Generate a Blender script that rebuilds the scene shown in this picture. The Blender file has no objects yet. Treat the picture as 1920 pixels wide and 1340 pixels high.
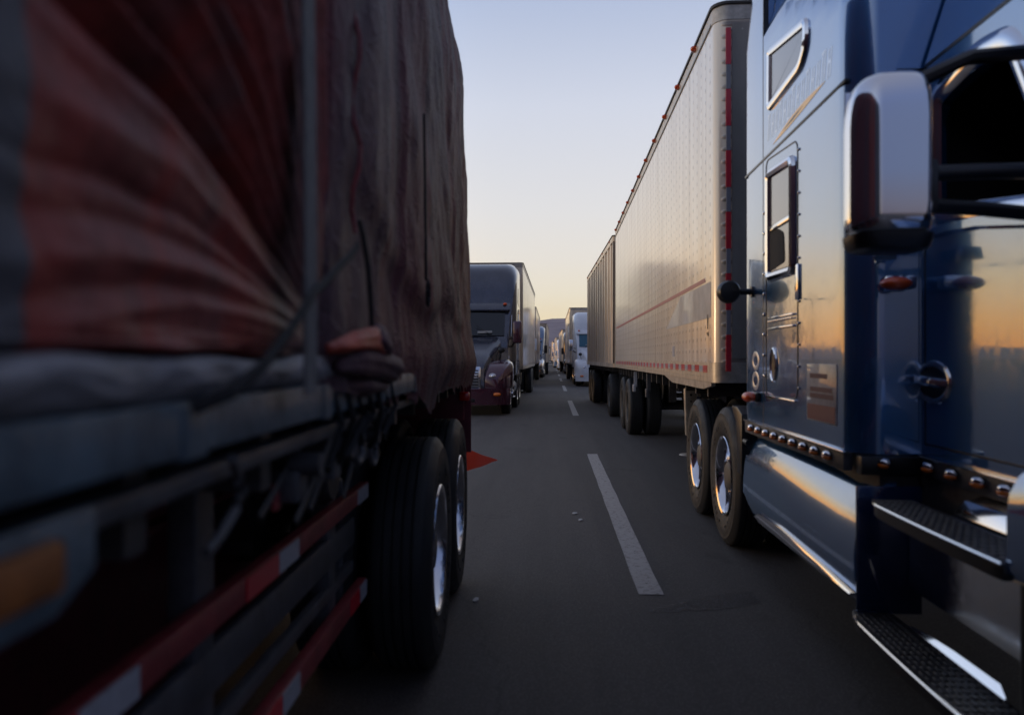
import bpy, bmesh, math, random
from mathutils import Vector, noise
random.seed(7)
SC = bpy.context.scene
R = math.radians
# ------------------------------------------------------------------ camera, sky, sun, exposure
cd = bpy.data.cameras.new('camera'); cam = bpy.data.objects.new('camera', cd); SC.collection.objects.link(cam)
cd.sensor_width = 36; cd.lens = 28.125; cd.clip_start = 0.05; cd.clip_end = 20000
cam.location = (0, 0, 1.4); cam.rotation_euler = (R(90.08), 0, math.atan(75/1500))
cd.dof.use_dof = True; cd.dof.focus_distance = 16.0; cd.dof.aperture_fstop = 2.2
SC.camera = cam
SUN_AZ = -62.0; SUN_EL = 2.5          # degrees; azimuth from +Y, negative to the left
w = bpy.data.worlds.new("World"); SC.world = w; w.use_nodes = True
nt = w.node_tree; bg = nt.nodes['Background']; bg.inputs[1].default_value = 1.0
def wn(t, **k):
    n = nt.nodes.new(t)
    for a, b in k.items(): setattr(n, a, b)
    return n
sky = wn('ShaderNodeTexSky', sky_type='NISHITA', sun_disc=False)
sky.sun_elevation = R(SUN_EL); sky.sun_rotation = R(SUN_AZ)
tc = wn('ShaderNodeTexCoord'); sx = wn('ShaderNodeSeparateXYZ'); nt.links.new(tc.outputs['Generated'], sx.inputs[0])
def wramp(stops):
    r = wn('ShaderNodeValToRGB'); e = r.color_ramp.elements
    while len(e) > 1: e.remove(e[-1])
    for i, (p, c) in enumerate(stops):
        q = e[0] if i == 0 else e.new(p)
        q.position = p; q.color = (*c, 1)
    nt.links.new(sx.outputs['Z'], r.inputs[0]); return r
fwd = wramp([(0, (1.0, .70, .36)), (.045, (.97, .82, .55)), (.08, (.92, .84, .68)), (.12, (.88, .83, .76)), (.18, (.82, .81, .82)), (.30, (.69, .73, .85)), (.41, (.48, .56, .76)), (.7, (.32, .37, .52)), (1, (.25, .28, .40))])
sset = wramp([(0, (2.3, .78, .10)), (.04, (2.3, 1.05, .24)), (.085, (1.85, 1.22, .56)), (.15, (1.2, 1.10, .95)), (.34, (.74, .86, 1.08)), (.5, (.36, .50, .82)), (.65, (.26, .34, .56)), (1, (.25, .28, .40))])
anti = wramp([(0, (.10, .09, .12)), (.08, (.15, .15, .22)), (.2, (.14, .18, .32)), (.5, (.15, .20, .38)), (1, (.25, .28, .40))])
def azmix(az, lo, hi):      # smooth weight from the angle between the view azimuth and az
    d = wn('ShaderNodeVectorMath', operation='DOT_PRODUCT'); d.inputs[1].default_value = (math.sin(R(az)), math.cos(R(az)), 0)
    nm = wn('ShaderNodeVectorMath', operation='NORMALIZE'); fl = wn('ShaderNodeVectorMath', operation='MULTIPLY'); fl.inputs[1].default_value = (1, 1, 0)
    nt.links.new(tc.outputs['Generated'], fl.inputs[0]); nt.links.new(fl.outputs[0], nm.inputs[0]); nt.links.new(nm.outputs[0], d.inputs[0])
    m = wn('ShaderNodeMapRange', interpolation_type='SMOOTHSTEP'); m.inputs[1].default_value = lo; m.inputs[2].default_value = hi
    nt.links.new(d.outputs['Value'], m.inputs[0]); return m
def wmix(f, a, b):
    m = wn('ShaderNodeMix', data_type='RGBA')
    if isinstance(f, float): m.inputs[0].default_value = f
    else: nt.links.new(f.outputs[0], m.inputs[0])
    nt.links.new(a, m.inputs[6]); nt.links.new(b, m.inputs[7]); return m.outputs[2]
c1 = wmix(azmix(SUN_AZ, .50, .84), fwd.outputs[0], sset.outputs[0])
c2 = wmix(azmix(180 + SUN_AZ * .6, .05, .75), c1, anti.outputs[0])
nis = wn('ShaderNodeVectorMath', operation='SCALE'); nis.inputs['Scale'].default_value = .15
nt.links.new(sky.outputs[0], nis.inputs[0])
c3 = wmix(.06, c2, nis.outputs[0])
nt.links.new(c3, bg.inputs[0])
sd = bpy.data.lights.new('sun', 'SUN'); so = bpy.data.objects.new('sun', sd); SC.collection.objects.link(so)
sd.energy = .35; sd.angle = R(4); sd.color = (1, .72, .45)
dv = Vector((math.sin(R(SUN_AZ))*math.cos(R(SUN_EL)), math.cos(R(SUN_AZ))*math.cos(R(SUN_EL)), math.sin(R(SUN_EL))))
so.rotation_euler = dv.to_track_quat('Z', 'Y').to_euler()
vs = SC.view_settings; vs.view_transform = 'Standard'; vs.look = 'None'; vs.exposure = 0; vs.gamma = 1; vs.use_curve_mapping = False
SC.cycles.use_denoising = True; SC.cycles.max_bounces = 6; SC.cycles.volume_bounces = 0

# ------------------------------------------------------------------ materials
def mat(name, col, rough=.5, metal=0., coat=0., coat_ior=1.5, var=0., vscale=4., bump=0., bscale=60., stretch=(1, 1, 1), emit=None, spec=.5, rvar=0., coatr=.03, col2=None):
    m = bpy.data.materials.new(name); m.use_nodes = True; t = m.node_tree; b = t.nodes['Principled BSDF']
    b.inputs['Base Color'].default_value = (*col, 1); b.inputs['Roughness'].default_value = rough; b.inputs['Metallic'].default_value = metal
    b.inputs['Coat Weight'].default_value = coat; b.inputs['Coat Roughness'].default_value = coatr; b.inputs['Coat IOR'].default_value = coat_ior
    b.inputs['Specular IOR Level'].default_value = spec
    tcn = t.nodes.new('ShaderNodeTexCoord'); mp = t.nodes.new('ShaderNodeMapping'); mp.inputs['Scale'].default_value = stretch
    t.links.new(tcn.outputs['Object'], mp.inputs[0])
    if var or rvar:
        n = t.nodes.new('ShaderNodeTexNoise'); n.inputs['Scale'].default_value = vscale; n.inputs['Detail'].default_value = 7; n.inputs['Roughness'].default_value = .65
        t.links.new(mp.outputs[0], n.inputs[0])
        cr = t.nodes.new('ShaderNodeMapRange'); cr.inputs[1].default_value = .32; cr.inputs[2].default_value = .68
        t.links.new(n.outputs[0], cr.inputs[0])
        if var:
            mx = t.nodes.new('ShaderNodeMix'); mx.data_type = 'RGBA'
            c2 = col2 or tuple(c*(1-var) for c in col)
            mx.inputs[6].default_value = (*c2, 1); mx.inputs[7].default_value = (*(col if col2 else tuple(min(1, c*(1+var*.5)) for c in col)), 1)
            t.links.new(cr.outputs[0], mx.inputs[0]); t.links.new(mx.outputs[2], b.inputs['Base Color'])
        if rvar:
            mr = t.nodes.new('ShaderNodeMapRange'); mr.inputs[3].default_value = min(1, rough+rvar); mr.inputs[4].default_value = max(.02, rough-rvar)
            t.links.new(cr.outputs[0], mr.inputs[0]); t.links.new(mr.outputs[0], b.inputs['Roughness'])
    if bump:
        n2 = t.nodes.new('ShaderNodeTexNoise'); n2.inputs['Scale'].default_value = bscale; n2.inputs['Detail'].default_value = 5
        t.links.new(mp.outputs[0], n2.inputs[0])
        bp = t.nodes.new('ShaderNodeBump'); bp.inputs['Strength'].default_value = bump; bp.inputs['Distance'].default_value = .01
        t.links.new(n2.outputs[0], bp.inputs['Height']); t.links.new(bp.outputs[0], b.inputs['Normal'])
        m['bump'] = bp.name
    if emit: b.inputs['Emission Color'].default_value = (*emit[0], 1); b.inputs['Emission Strength'].default_value = emit[1]
    return m
M = {}
M['rubber'] = mat('rubber', (.018, .020, .023), .58, spec=.3, var=.5, vscale=9, bump=.3, bscale=90, col2=(.030, .029, .029), rvar=.12)
M['darksteel'] = mat('dark_steel', (.022, .022, .025), .55, var=.5, vscale=7, bump=.3, bscale=40, col2=(.05, .042, .038))
M['black'] = mat('black_plastic', (.012, .012, .014), .35, bump=.1, bscale=200)
M['interior'] = mat('cab_interior', (.012, .011, .011), .8)
M['seatcloth'] = mat('seat_cloth', (.03, .028, .028), .9, bump=.3, bscale=200)
M['chrome'] = mat('chrome', (.82, .82, .84), .09, 1.0, bump=.04, bscale=5)
M['alu'] = mat('polished_aluminium', (.74, .75, .78), .16, 1.0, rvar=.08, vscale=12, bump=.05, bscale=20)
M['tread'] = mat('tread_plate', (.10, .095, .095), .42, .7, var=.4, vscale=20)
M['blue'] = mat('blue_truck_paint', (.04, .185, .44), .22, .6, coat=1, coat_ior=2.45, var=.10, vscale=3, bump=.03, bscale=2.5, coatr=.04)
_m = M['blue']; _t = _m.node_tree; _n = _t.nodes.new('ShaderNodeTexNoise'); _n.inputs['Scale'].default_value = 14; _n.inputs['Detail'].default_value = 9; _n.inputs['Roughness'].default_value = .75
_r = _t.nodes.new('ShaderNodeMapRange'); _r.inputs[1].default_value = .45; _r.inputs[2].default_value = .75; _r.inputs[3].default_value = .03; _r.inputs[4].default_value = .22
_t.links.new(_t.nodes['Texture Coordinate'].outputs['Object'], _n.inputs[0]); _t.links.new(_n.outputs[0], _r.inputs[0]); _t.links.new(_r.outputs[0], _t.nodes['Principled BSDF'].inputs['Coat Roughness'])
M['navy'] = mat('deep_blue_truck_paint', (.006, .022, .085), .26, .25, coat=1, coat_ior=1.6, bump=.02, bscale=4)
M['maroon'] = mat('maroon_truck_paint', (.085, .022, .04), .22, .3, coat=1, coat_ior=1.6, var=.2, vscale=4)
M['slate'] = mat('slate_truck_paint', (.055, .06, .085), .25, .4, coat=1, coat_ior=1.6, var=.25, vscale=3)
M['whitep'] = mat('white_truck_paint', (.72, .73, .76), .3, 0, coat=.8, coat_ior=1.5, var=.1, vscale=3)
M['bluep'] = mat('pale_blue_truck_paint', (.16, .24, .38), .3, .2, coat=.8, var=.1)
M['oldred'] = mat('faded_red_paint', (.26, .035, .04), .45, var=.4, vscale=12, bump=.2, bscale=40)
M['maroonsteel'] = mat('maroon_steel', (.13, .015, .028), .5, var=.4, vscale=6)
M['rail'] = mat('blue_grey_rail_paint', (.095, .145, .185), .42, .1, var=.55, vscale=9, bump=.25, bscale=40, col2=(.05, .065, .08), rvar=.1)
M['grey'] = mat('grey_steel', (.09, .09, .10), .5, .3, var=.4, vscale=8, bump=.2, bscale=30)
M['redtape'] = mat('red_reflective_tape', (.62, .012, .03), .35, coat=.6, bump=.2, bscale=220)
M['whitetape'] = mat('white_reflective_tape', (.46, .46, .50), .35, coat=.6, bump=.2, bscale=220, var=.2, vscale=40)
M['fadedtape'] = mat('faded_red_tape', (.42, .16, .14), .5)
M['amber'] = mat('amber_lens', (.85, .20, .02), .18, coat=.6, bump=.25, bscale=150)
M['oldamber'] = mat('dusty_amber_lens', (.26, .085, .02), .5, var=.4, vscale=30)
M['orange'] = mat('orange_red_lens', (.80, .10, .015), .16, coat=.7, bump=.25, bscale=150)
M['redlens'] = mat('red_lens', (.55, .01, .01), .2, coat=.6)
M['lamp'] = mat('clear_lamp_lens', (.5, .5, .53), .12, .6, coat=.5)
M['glass'] = mat('dark_glass', (.008, .01, .012), .06, spec=.7)
M['tintglass'] = mat('tinted_glass', (.20, .19, .21), .16, .3, coat=.6)
M['litglass'] = mat('teal_tinted_glass', (.01, .10, .16), .08, spec=.7)
M['strap'] = mat('grey_webbing', (.13, .13, .135), .75, bump=.5, bscale=300, var=.3, vscale=30)
M['rope'] = mat('black_rope', (.012, .012, .014), .8, bump=.5, bscale=250)
M['hem'] = mat('grey_canvas_hem', (.22, .215, .235), .55, var=.45, vscale=12, bump=.35, bscale=30, stretch=(1, .5, 2))
M['bundle'] = mat('orange_red_canvas', (.40, .045, .02), .5, var=.5, vscale=14, bump=.4, bscale=50)
M['paper'] = mat('paper', (.42, .42, .42), .8)
M['flag'] = mat('fluorescent_red_cloth', (.85, .06, .012), .6, bump=.15, bscale=60)
M['container'] = mat('container_paint', (.52, .40, .29), .4, var=.35, vscale=2.5, stretch=(1, 1, .15), bump=.15, bscale=20, rvar=.1, coat=.5, coat_ior=1.7, coatr=.2)
M['railalu'] = mat('trailer_rail_aluminium', (.50, .45, .38), .38, .5, var=.35, vscale=9, bump=.1, bscale=30)
M['tan'] = mat('cream_sheet_metal', (.80, .63, .45), .38, .1, var=.3, vscale=1.5, stretch=(1, 1, .3), bump=.06, bscale=6, coat=1, coat_ior=2.3, coatr=.14)
M['tan2'] = mat('pale_sheet_metal', (.74, .64, .50), .42, var=.25, vscale=1.2, stretch=(1, 1, .3), coat=.7, coat_ior=1.7, coatr=.15)
M['nose'] = mat('trailer_nose_skin', (.30, .265, .225), .45, .3, var=.4, vscale=2.2, stretch=(1, 1, .25), bump=.25, bscale=12)
M['wood'] = mat('pole_wood', (.08, .06, .05), .9)
M['logo'] = mat('pale_decal', (.72, .74, .80), .3, .5, coat=.8, coat_ior=1.7)
M['fadedlogo'] = mat('faded_decal', (.45, .52, .68), .3, .75, coat=1, coat_ior=2.5, var=.35, vscale=25)
M['yellow'] = mat('yellow_orange_decal', (.95, .50, .08), .35, .5, coat=.5)
M['placard'] = mat('dusty_placard', (.52, .47, .48), .45, coat=.4, var=.3, vscale=20)
M['placardred'] = mat('placard_red', (.24, .02, .035), .4, coat=.4)
M['placardtxt'] = mat('placard_lettering', (.26, .12, .13), .5)

# trailer skin: pale sheet metal with rivet rows, panel joints and waviness
def skin_mat():
    m = mat('riveted_trailer_skin', (.60, .555, .49), .30, .15, coat=.75, coat_ior=1.7, coatr=.16)
    t = m.node_tree; b = t.nodes['Principled BSDF']; tcn = t.nodes['Texture Coordinate']
    def N(tp, **k):
        n = t.nodes.new(tp)
        for a, v in k.items(): setattr(n, a, v)
        return n
    s = N('ShaderNodeSeparateXYZ'); t.links.new(tcn.outputs['Object'], s.inputs[0])
    def mod(src, per):      # distance to nearest multiple of per, 0..per/2
        a = N('ShaderNodeMath', operation='PINGPONG'); a.inputs[1].default_value = per/2
        t.links.new(src, a.inputs[0]); return a.outputs[0]
    dy = mod(s.outputs['Y'], .205); dz = mod(s.outputs['Z'], .098)
    cx = N('ShaderNodeCombineXYZ'); t.links.new(dy, cx.inputs[0]); t.links.new(dz, cx.inputs[1])
    ln = N('ShaderNodeVectorMath', operation='LENGTH'); t.links.new(cx.outputs[0], ln.inputs[0])
    rv = N('ShaderNodeMapRange', interpolation_type='SMOOTHSTEP'); rv.inputs[1].default_value = .024; rv.inputs[2].default_value = .008
    t.links.new(ln.outputs['Value'], rv.inputs[0])
    jy = mod(s.outputs['Y'], 1.23); jr = N('ShaderNodeMapRange'); jr.inputs[1].default_value = .012; jr.inputs[2].default_value = .002
    t.links.new(jy, jr.inputs[0])
    wv = N('ShaderNodeTexNoise'); wv.inputs['Scale'].default_value = 2.2; mp = N('ShaderNodeMapping'); mp.inputs['Scale'].default_value = (1, 1.0, .55)
    t.links.new(tcn.outputs['Object'], mp.inputs[0]); t.links.new(mp.outputs[0], wv.inputs[0])
    h1 = N('ShaderNodeMath', operation='MULTIPLY_ADD'); h1.inputs[1].default_value = 1.5; t.links.new(wv.outputs[0], h1.inputs[0]); t.links.new(jr.outputs[0], h1.inputs[2])
    bp0 = N('ShaderNodeBump'); bp0.inputs['Strength'].default_value = .16; bp0.inputs['Distance'].default_value = .02; t.links.new(h1.outputs[0], bp0.inputs['Height'])
    bp = N('ShaderNodeBump'); bp.inputs['Strength'].default_value = .9; bp.inputs['Distance'].default_value = .008
    t.links.new(rv.outputs[0], bp.inputs['Height']); t.links.new(bp0.outputs[0], bp.inputs['Normal'])
    t.links.new(bp.outputs[0], b.inputs['Normal']); t.links.new(bp0.outputs[0], b.inputs['Coat Normal'])
    # grime: streaks, dirt toward nothing in particular, rivet rings
    g = N('ShaderNodeTexNoise'); g.inputs['Scale'].default_value = 5; g.inputs['Detail'].default_value = 8; mp2 = N('ShaderNodeMapping'); mp2.inputs['Scale'].default_value = (1, 1.2, .12)
    t.links.new(tcn.outputs['Object'], mp2.inputs[0]); t.links.new(mp2.outputs[0], g.inputs[0])
    gr = N('ShaderNodeMapRange'); gr.inputs[1].default_value = .38; gr.inputs[2].default_value = .72; t.links.new(g.outputs[0], gr.inputs[0])
    mx = N('ShaderNodeMix', data_type='RGBA'); mx.inputs[6].default_value = (.86, .77, .62, 1); mx.inputs[7].default_value = (.60, .48, .34, 1); t.links.new(gr.outputs[0], mx.inputs[0])
    m2 = N('ShaderNodeMix', data_type='RGBA'); m2.inputs[7].default_value = (.28, .23, .18, 1)
    rr = N('ShaderNodeMath', operation='MULTIPLY'); rr.inputs[1].default_value = .8; t.links.new(rv.outputs[0], rr.inputs[0])
    ja = N('ShaderNodeMath', operation='MULTIPLY_ADD'); ja.inputs[1].default_value = .35; t.links.new(jr.outputs[0], ja.inputs[0]); t.links.new(rr.outputs[0], ja.inputs[2])
    t.links.new(ja.outputs[0], m2.inputs[0]); t.links.new(mx.outputs[2], m2.inputs[6]); t.links.new(m2.outputs[2], b.inputs['Base Color'])
    return m
M['skin'] = skin_mat()

def tarp_mat(name, stops, rough, scale, crink):
    m = bpy.data.materials.new(name); m.use_nodes = True; t = m.node_tree; b = t.nodes['Principled BSDF']
    def N(tp, **k):
        n = t.nodes.new(tp)
        for a, v in k.items(): setattr(n, a, v)
        return n
    tcn = N('ShaderNodeTexCoord'); mp = N('ShaderNodeMapping'); mp.inputs['Scale'].default_value = (1, 1.0, .22)
    t.links.new(tcn.outputs['Object'], mp.inputs[0])
    n = N('ShaderNodeTexNoise'); n.inputs['Scale'].default_value = scale; n.inputs['Detail'].default_value = 7; n.inputs['Distortion'].default_value = .6
    t.links.new(mp.outputs[0], n.inputs[0])
    r = N('ShaderNodeValToRGB'); e = r.color_ramp.elements
    while len(e) > 1: e.remove(e[-1])
    for i, (p, c) in enumerate(stops):
        q = e[0] if i == 0 else e.new(p)
        q.position = p; q.color = (*c, 1)
    t.links.new(n.outputs[0], r.inputs[0])
    # fine dirt and scuffs
    d = N('ShaderNodeTexNoise'); d.inputs['Scale'].default_value = 38; d.inputs['Detail'].default_value = 9; d.inputs['Roughness'].default_value = .75
    t.links.new(tcn.outputs['Object'], d.inputs[0])
    dr = N('ShaderNodeMapRange'); dr.inputs[1].default_value = .3; dr.inputs[2].default_value = .75; dr.inputs[3].default_value = .62; dr.inputs[4].default_value = 1.3
    t.links.new(d.outputs[0], dr.inputs[0])
    vm = N('ShaderNodeVectorMath', operation='SCALE'); t.links.new(r.outputs[0], vm.inputs[0]); t.links.new(dr.outputs[0], vm.inputs['Scale'])
    t.links.new(vm.outputs[0], b.inputs['Base Color'])
    b.inputs['Roughness'].default_value = rough; b.inputs['Specular IOR Level'].default_value = .2
    v = N('ShaderNodeTexVoronoi', feature='DISTANCE_TO_EDGE'); v.inputs['Scale'].default_value = 16
    mp3 = N('ShaderNodeMapping'); mp3.inputs['Scale'].default_value = (1, 1.2, .5)
    dn = N('ShaderNodeTexNoise'); dn.inputs['Scale'].default_value = 6
    ad = N('ShaderNodeVectorMath', operation='ADD'); t.links.new(tcn.outputs['Object'], mp3.inputs[0]); sc_ = N('ShaderNodeVectorMath', operation='SCALE'); sc_.inputs['Scale'].default_value = .35
    t.links.new(tcn.outputs['Object'], dn.inputs[0]); t.links.new(dn.outputs['Color'], sc_.inputs[0]); t.links.new(mp3.outputs[0], ad.inputs[0]); t.links.new(sc_.outputs[0], ad.inputs[1]); t.links.new(ad.outputs[0], v.inputs['Vector'])
    c = N('ShaderNodeMapRange'); c.inputs[1].default_value = 0; c.inputs[2].default_value = .12; t.links.new(v.outputs['Distance'], c.inputs[0])
    s2 = N('ShaderNodeMath', operation='MULTIPLY_ADD'); s2.inputs[1].default_value = -.35; t.links.new(c.outputs[0], s2.inputs[0])
    n5 = N('ShaderNodeTexNoise'); n5.inputs['Scale'].default_value = 13; n5.inputs['Detail'].default_value = 6; t.links.new(mp.outputs[0], n5.inputs[0]); t.links.new(n5.outputs[0], s2.inputs[2])
    bp = N('ShaderNodeBump'); bp.inputs['Strength'].default_value = crink; bp.inputs['Distance'].default_value = .02
    t.links.new(s2.outputs[0], bp.inputs['Height']); t.links.new(bp.outputs[0], b.inputs['Normal'])
    return m
M['redtarp'] = tarp_mat('red_tarpaulin', [(.3, (.17, .055, .052)), (.45, (.29, .052, .042)), (.56, (.23, .065, .058)), (.68, (.14, .085, .085))], .5, 3.0, .10)
M['greytarp'] = tarp_mat('grimy_grey_tarpaulin', [(.30, (.085, .062, .068)), (.42, (.120, .050, .058)), (.50, (.145, .044, .052)), (.58, (.095, .056, .066)), (.70, (.125, .050, .058))], .60, 1.6, .35)
M['fronttarp'] = tarp_mat('weathered_grey_tarpaulin', [(.3, (.12, .12, .14)), (.6, (.07, .066, .075)), (.75, (.16, .16, .19))], .55, 4.0, .12)

def asphalt():
    m = bpy.data.materials.new('asphalt'); m.use_nodes = True; t = m.node_tree; b = t.nodes['Principled BSDF']
    def N(tp, **k):
        n = t.nodes.new(tp)
        for a, v in k.items(): setattr(n, a, v)
        return n
    tcn = N('ShaderNodeTexCoord')
    def ns(scale, st, det=6, rg=.6):
        mp = N('ShaderNodeMapping'); mp.inputs['Scale'].default_value = st; n = N('ShaderNodeTexNoise'); n.inputs['Scale'].default_value = scale; n.inputs['Detail'].default_value = det; n.inputs['Roughness'].default_value = rg
        t.links.new(tcn.outputs['Object'], mp.inputs[0]); t.links.new(mp.outputs[0], n.inputs[0]); return n.outputs[0]
    big = ns(.9, (1, .22, 1)); streak = ns(3.5, (1, .035, 1), 5); fine = ns(110, (1, 1, 1), 3, .7)
    r = N('ShaderNodeValToRGB'); r.color_ramp.elements[0].position = .3; r.color_ramp.elements[0].color = (.060, .053, .050, 1); r.color_ramp.elements[1].position = .72; r.color_ramp.elements[1].color = (.115, .102, .095, 1)
    a = N('ShaderNodeMath', operation='ADD'); t.links.new(big, a.inputs[0]); t.links.new(streak, a.inputs[1]); a2 = N('ShaderNodeMath', operation='MULTIPLY'); a2.inputs[1].default_value = .5; t.links.new(a.outputs[0], a2.inputs[0]); t.links.new(a2.outputs[0], r.inputs[0])
    mr = N('ShaderNodeMapRange'); mr.inputs[1].default_value = .3; mr.inputs[2].default_value = .75; mr.inputs[3].default_value = .6; mr.inputs[4].default_value = 1.45; t.links.new(fine, mr.inputs[0])
    vm = N('ShaderNodeVectorMath', operation='SCALE'); t.links.new(r.outputs[0], vm.inputs[0]); t.links.new(mr.outputs[0], vm.inputs['Scale']); t.links.new(vm.outputs[0], b.inputs['Base Color'])
    b.inputs['Roughness'].default_value = .72; b.inputs['Specular IOR Level'].default_value = .3
    # hairline cracks and tar seams
    vo = N('ShaderNodeTexVoronoi', feature='DISTANCE_TO_EDGE'); vo.inputs['Scale'].default_value = .42; mpv = N('ShaderNodeMapping'); mpv.inputs['Scale'].default_value = (1.6, .5, 1)
    wn_ = N('ShaderNodeTexNoise'); wn_.inputs['Scale'].default_value = 2.2; wn_.inputs['Detail'].default_value = 8; sc2 = N('ShaderNodeVectorMath', operation='SCALE'); sc2.inputs['Scale'].default_value = .7
    av = N('ShaderNodeVectorMath', operation='ADD'); t.links.new(tcn.outputs['Object'], mpv.inputs[0]); t.links.new(tcn.outputs['Object'], wn_.inputs[0]); t.links.new(wn_.outputs['Color'], sc2.inputs[0]); t.links.new(mpv.outputs[0], av.inputs[0]); t.links.new(sc2.outputs[0], av.inputs[1]); t.links.new(av.outputs[0], vo.inputs['Vector'])
    cm_ = N('ShaderNodeMapRange'); cm_.inputs[1].default_value = .001; cm_.inputs[2].default_value = .006; cm_.inputs[3].default_value = .78; cm_.inputs[4].default_value = 1; t.links.new(vo.outputs['Distance'], cm_.inputs[0])
    bl = ns(1.1, (1, .5, 1), 4, .7); bm = N('ShaderNodeMapRange'); bm.inputs[1].default_value = .60; bm.inputs[2].default_value = .72; bm.inputs[3].default_value = 1; bm.inputs[4].default_value = .6; t.links.new(bl, bm.inputs[0])
    mm = N('ShaderNodeMath', operation='MULTIPLY'); t.links.new(cm_.outputs[0], mm.inputs[0]); t.links.new(bm.outputs[0], mm.inputs[1])
    sp_ = N('ShaderNodeTexVoronoi'); sp_.inputs['Scale'].default_value = 70; t.links.new(tcn.outputs['Object'], sp_.inputs['Vector']); sm_ = N('ShaderNodeMapRange'); sm_.inputs[1].default_value = 0; sm_.inputs[2].default_value = .5; sm_.inputs[3].default_value = 1.5; sm_.inputs[4].default_value = .8; t.links.new(sp_.outputs['Distance'], sm_.inputs[0])
    m3 = N('ShaderNodeMath', operation='MULTIPLY'); t.links.new(mm.outputs[0], m3.inputs[0]); t.links.new(sm_.outputs[0], m3.inputs[1])
    vm2 = N('ShaderNodeVectorMath', operation='SCALE'); t.links.new(vm.outputs[0], vm2.inputs[0]); t.links.new(m3.outputs[0], vm2.inputs['Scale']); t.links.new(vm2.outputs[0], b.inputs['Base Color'])
    bp = N('ShaderNodeBump'); bp.inputs['Strength'].default_value = .55; bp.inputs['Distance'].default_value = .006; t.links.new(fine, bp.inputs['Height']); t.links.new(bp.outputs[0], b.inputs['Normal'])
    return m
M['asphalt'] = asphalt()
def worn_paint_or_pool(name, cut0, cut1, col):
    m = mat(name, col, .6); t = m.node_tree; b = t.nodes['Principled BSDF']
    n = t.nodes.new('ShaderNodeTexNoise'); n.inputs['Scale'].default_value = 22; n.inputs['Detail'].default_value = 10; n.inputs['Roughness'].default_value = .8
    t.links.new(t.nodes['Texture Coordinate'].outputs['Object'], n.inputs[0])
    r = t.nodes.new('ShaderNodeMapRange'); r.inputs[1].default_value = cut0; r.inputs[2].default_value = cut1; t.links.new(n.outputs[0], r.inputs[0])
    mx = t.nodes.new('ShaderNodeMix'); mx.data_type = 'RGBA'; mx.inputs[6].default_value = (.055, .05, .05, 1); mx.inputs[7].default_value = (*col, 1)
    t.links.new(r.outputs[0], mx.inputs[0]); t.links.new(mx.outputs[2], b.inputs['Base Color']); al = t.nodes.new('ShaderNodeMapRange'); al.inputs[1].default_value = cut0-.06; al.inputs[2].default_value = cut1-.06; t.links.new(n.outputs[0], al.inputs[0]); t.links.new(al.outputs[0], b.inputs['Alpha']); return m
M['line'] = worn_paint_or_pool('worn_white_road_paint', .30, .50, (.34, .32, .31))
M['lightpool'] = worn_paint_or_pool('painted_light_pool', .46, .72, (.16, .15, .15))  # pale broken colour standing in for a faint pool of light
M['dirt'] = mat('dry_dirt', (.16, .12, .09), .95, var=.4, vscale=.05)
M['hill'] = mat('dry_hill', (.36, .27, .27), .95, var=.45, vscale=.006, col2=(.22, .17, .19))

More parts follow.
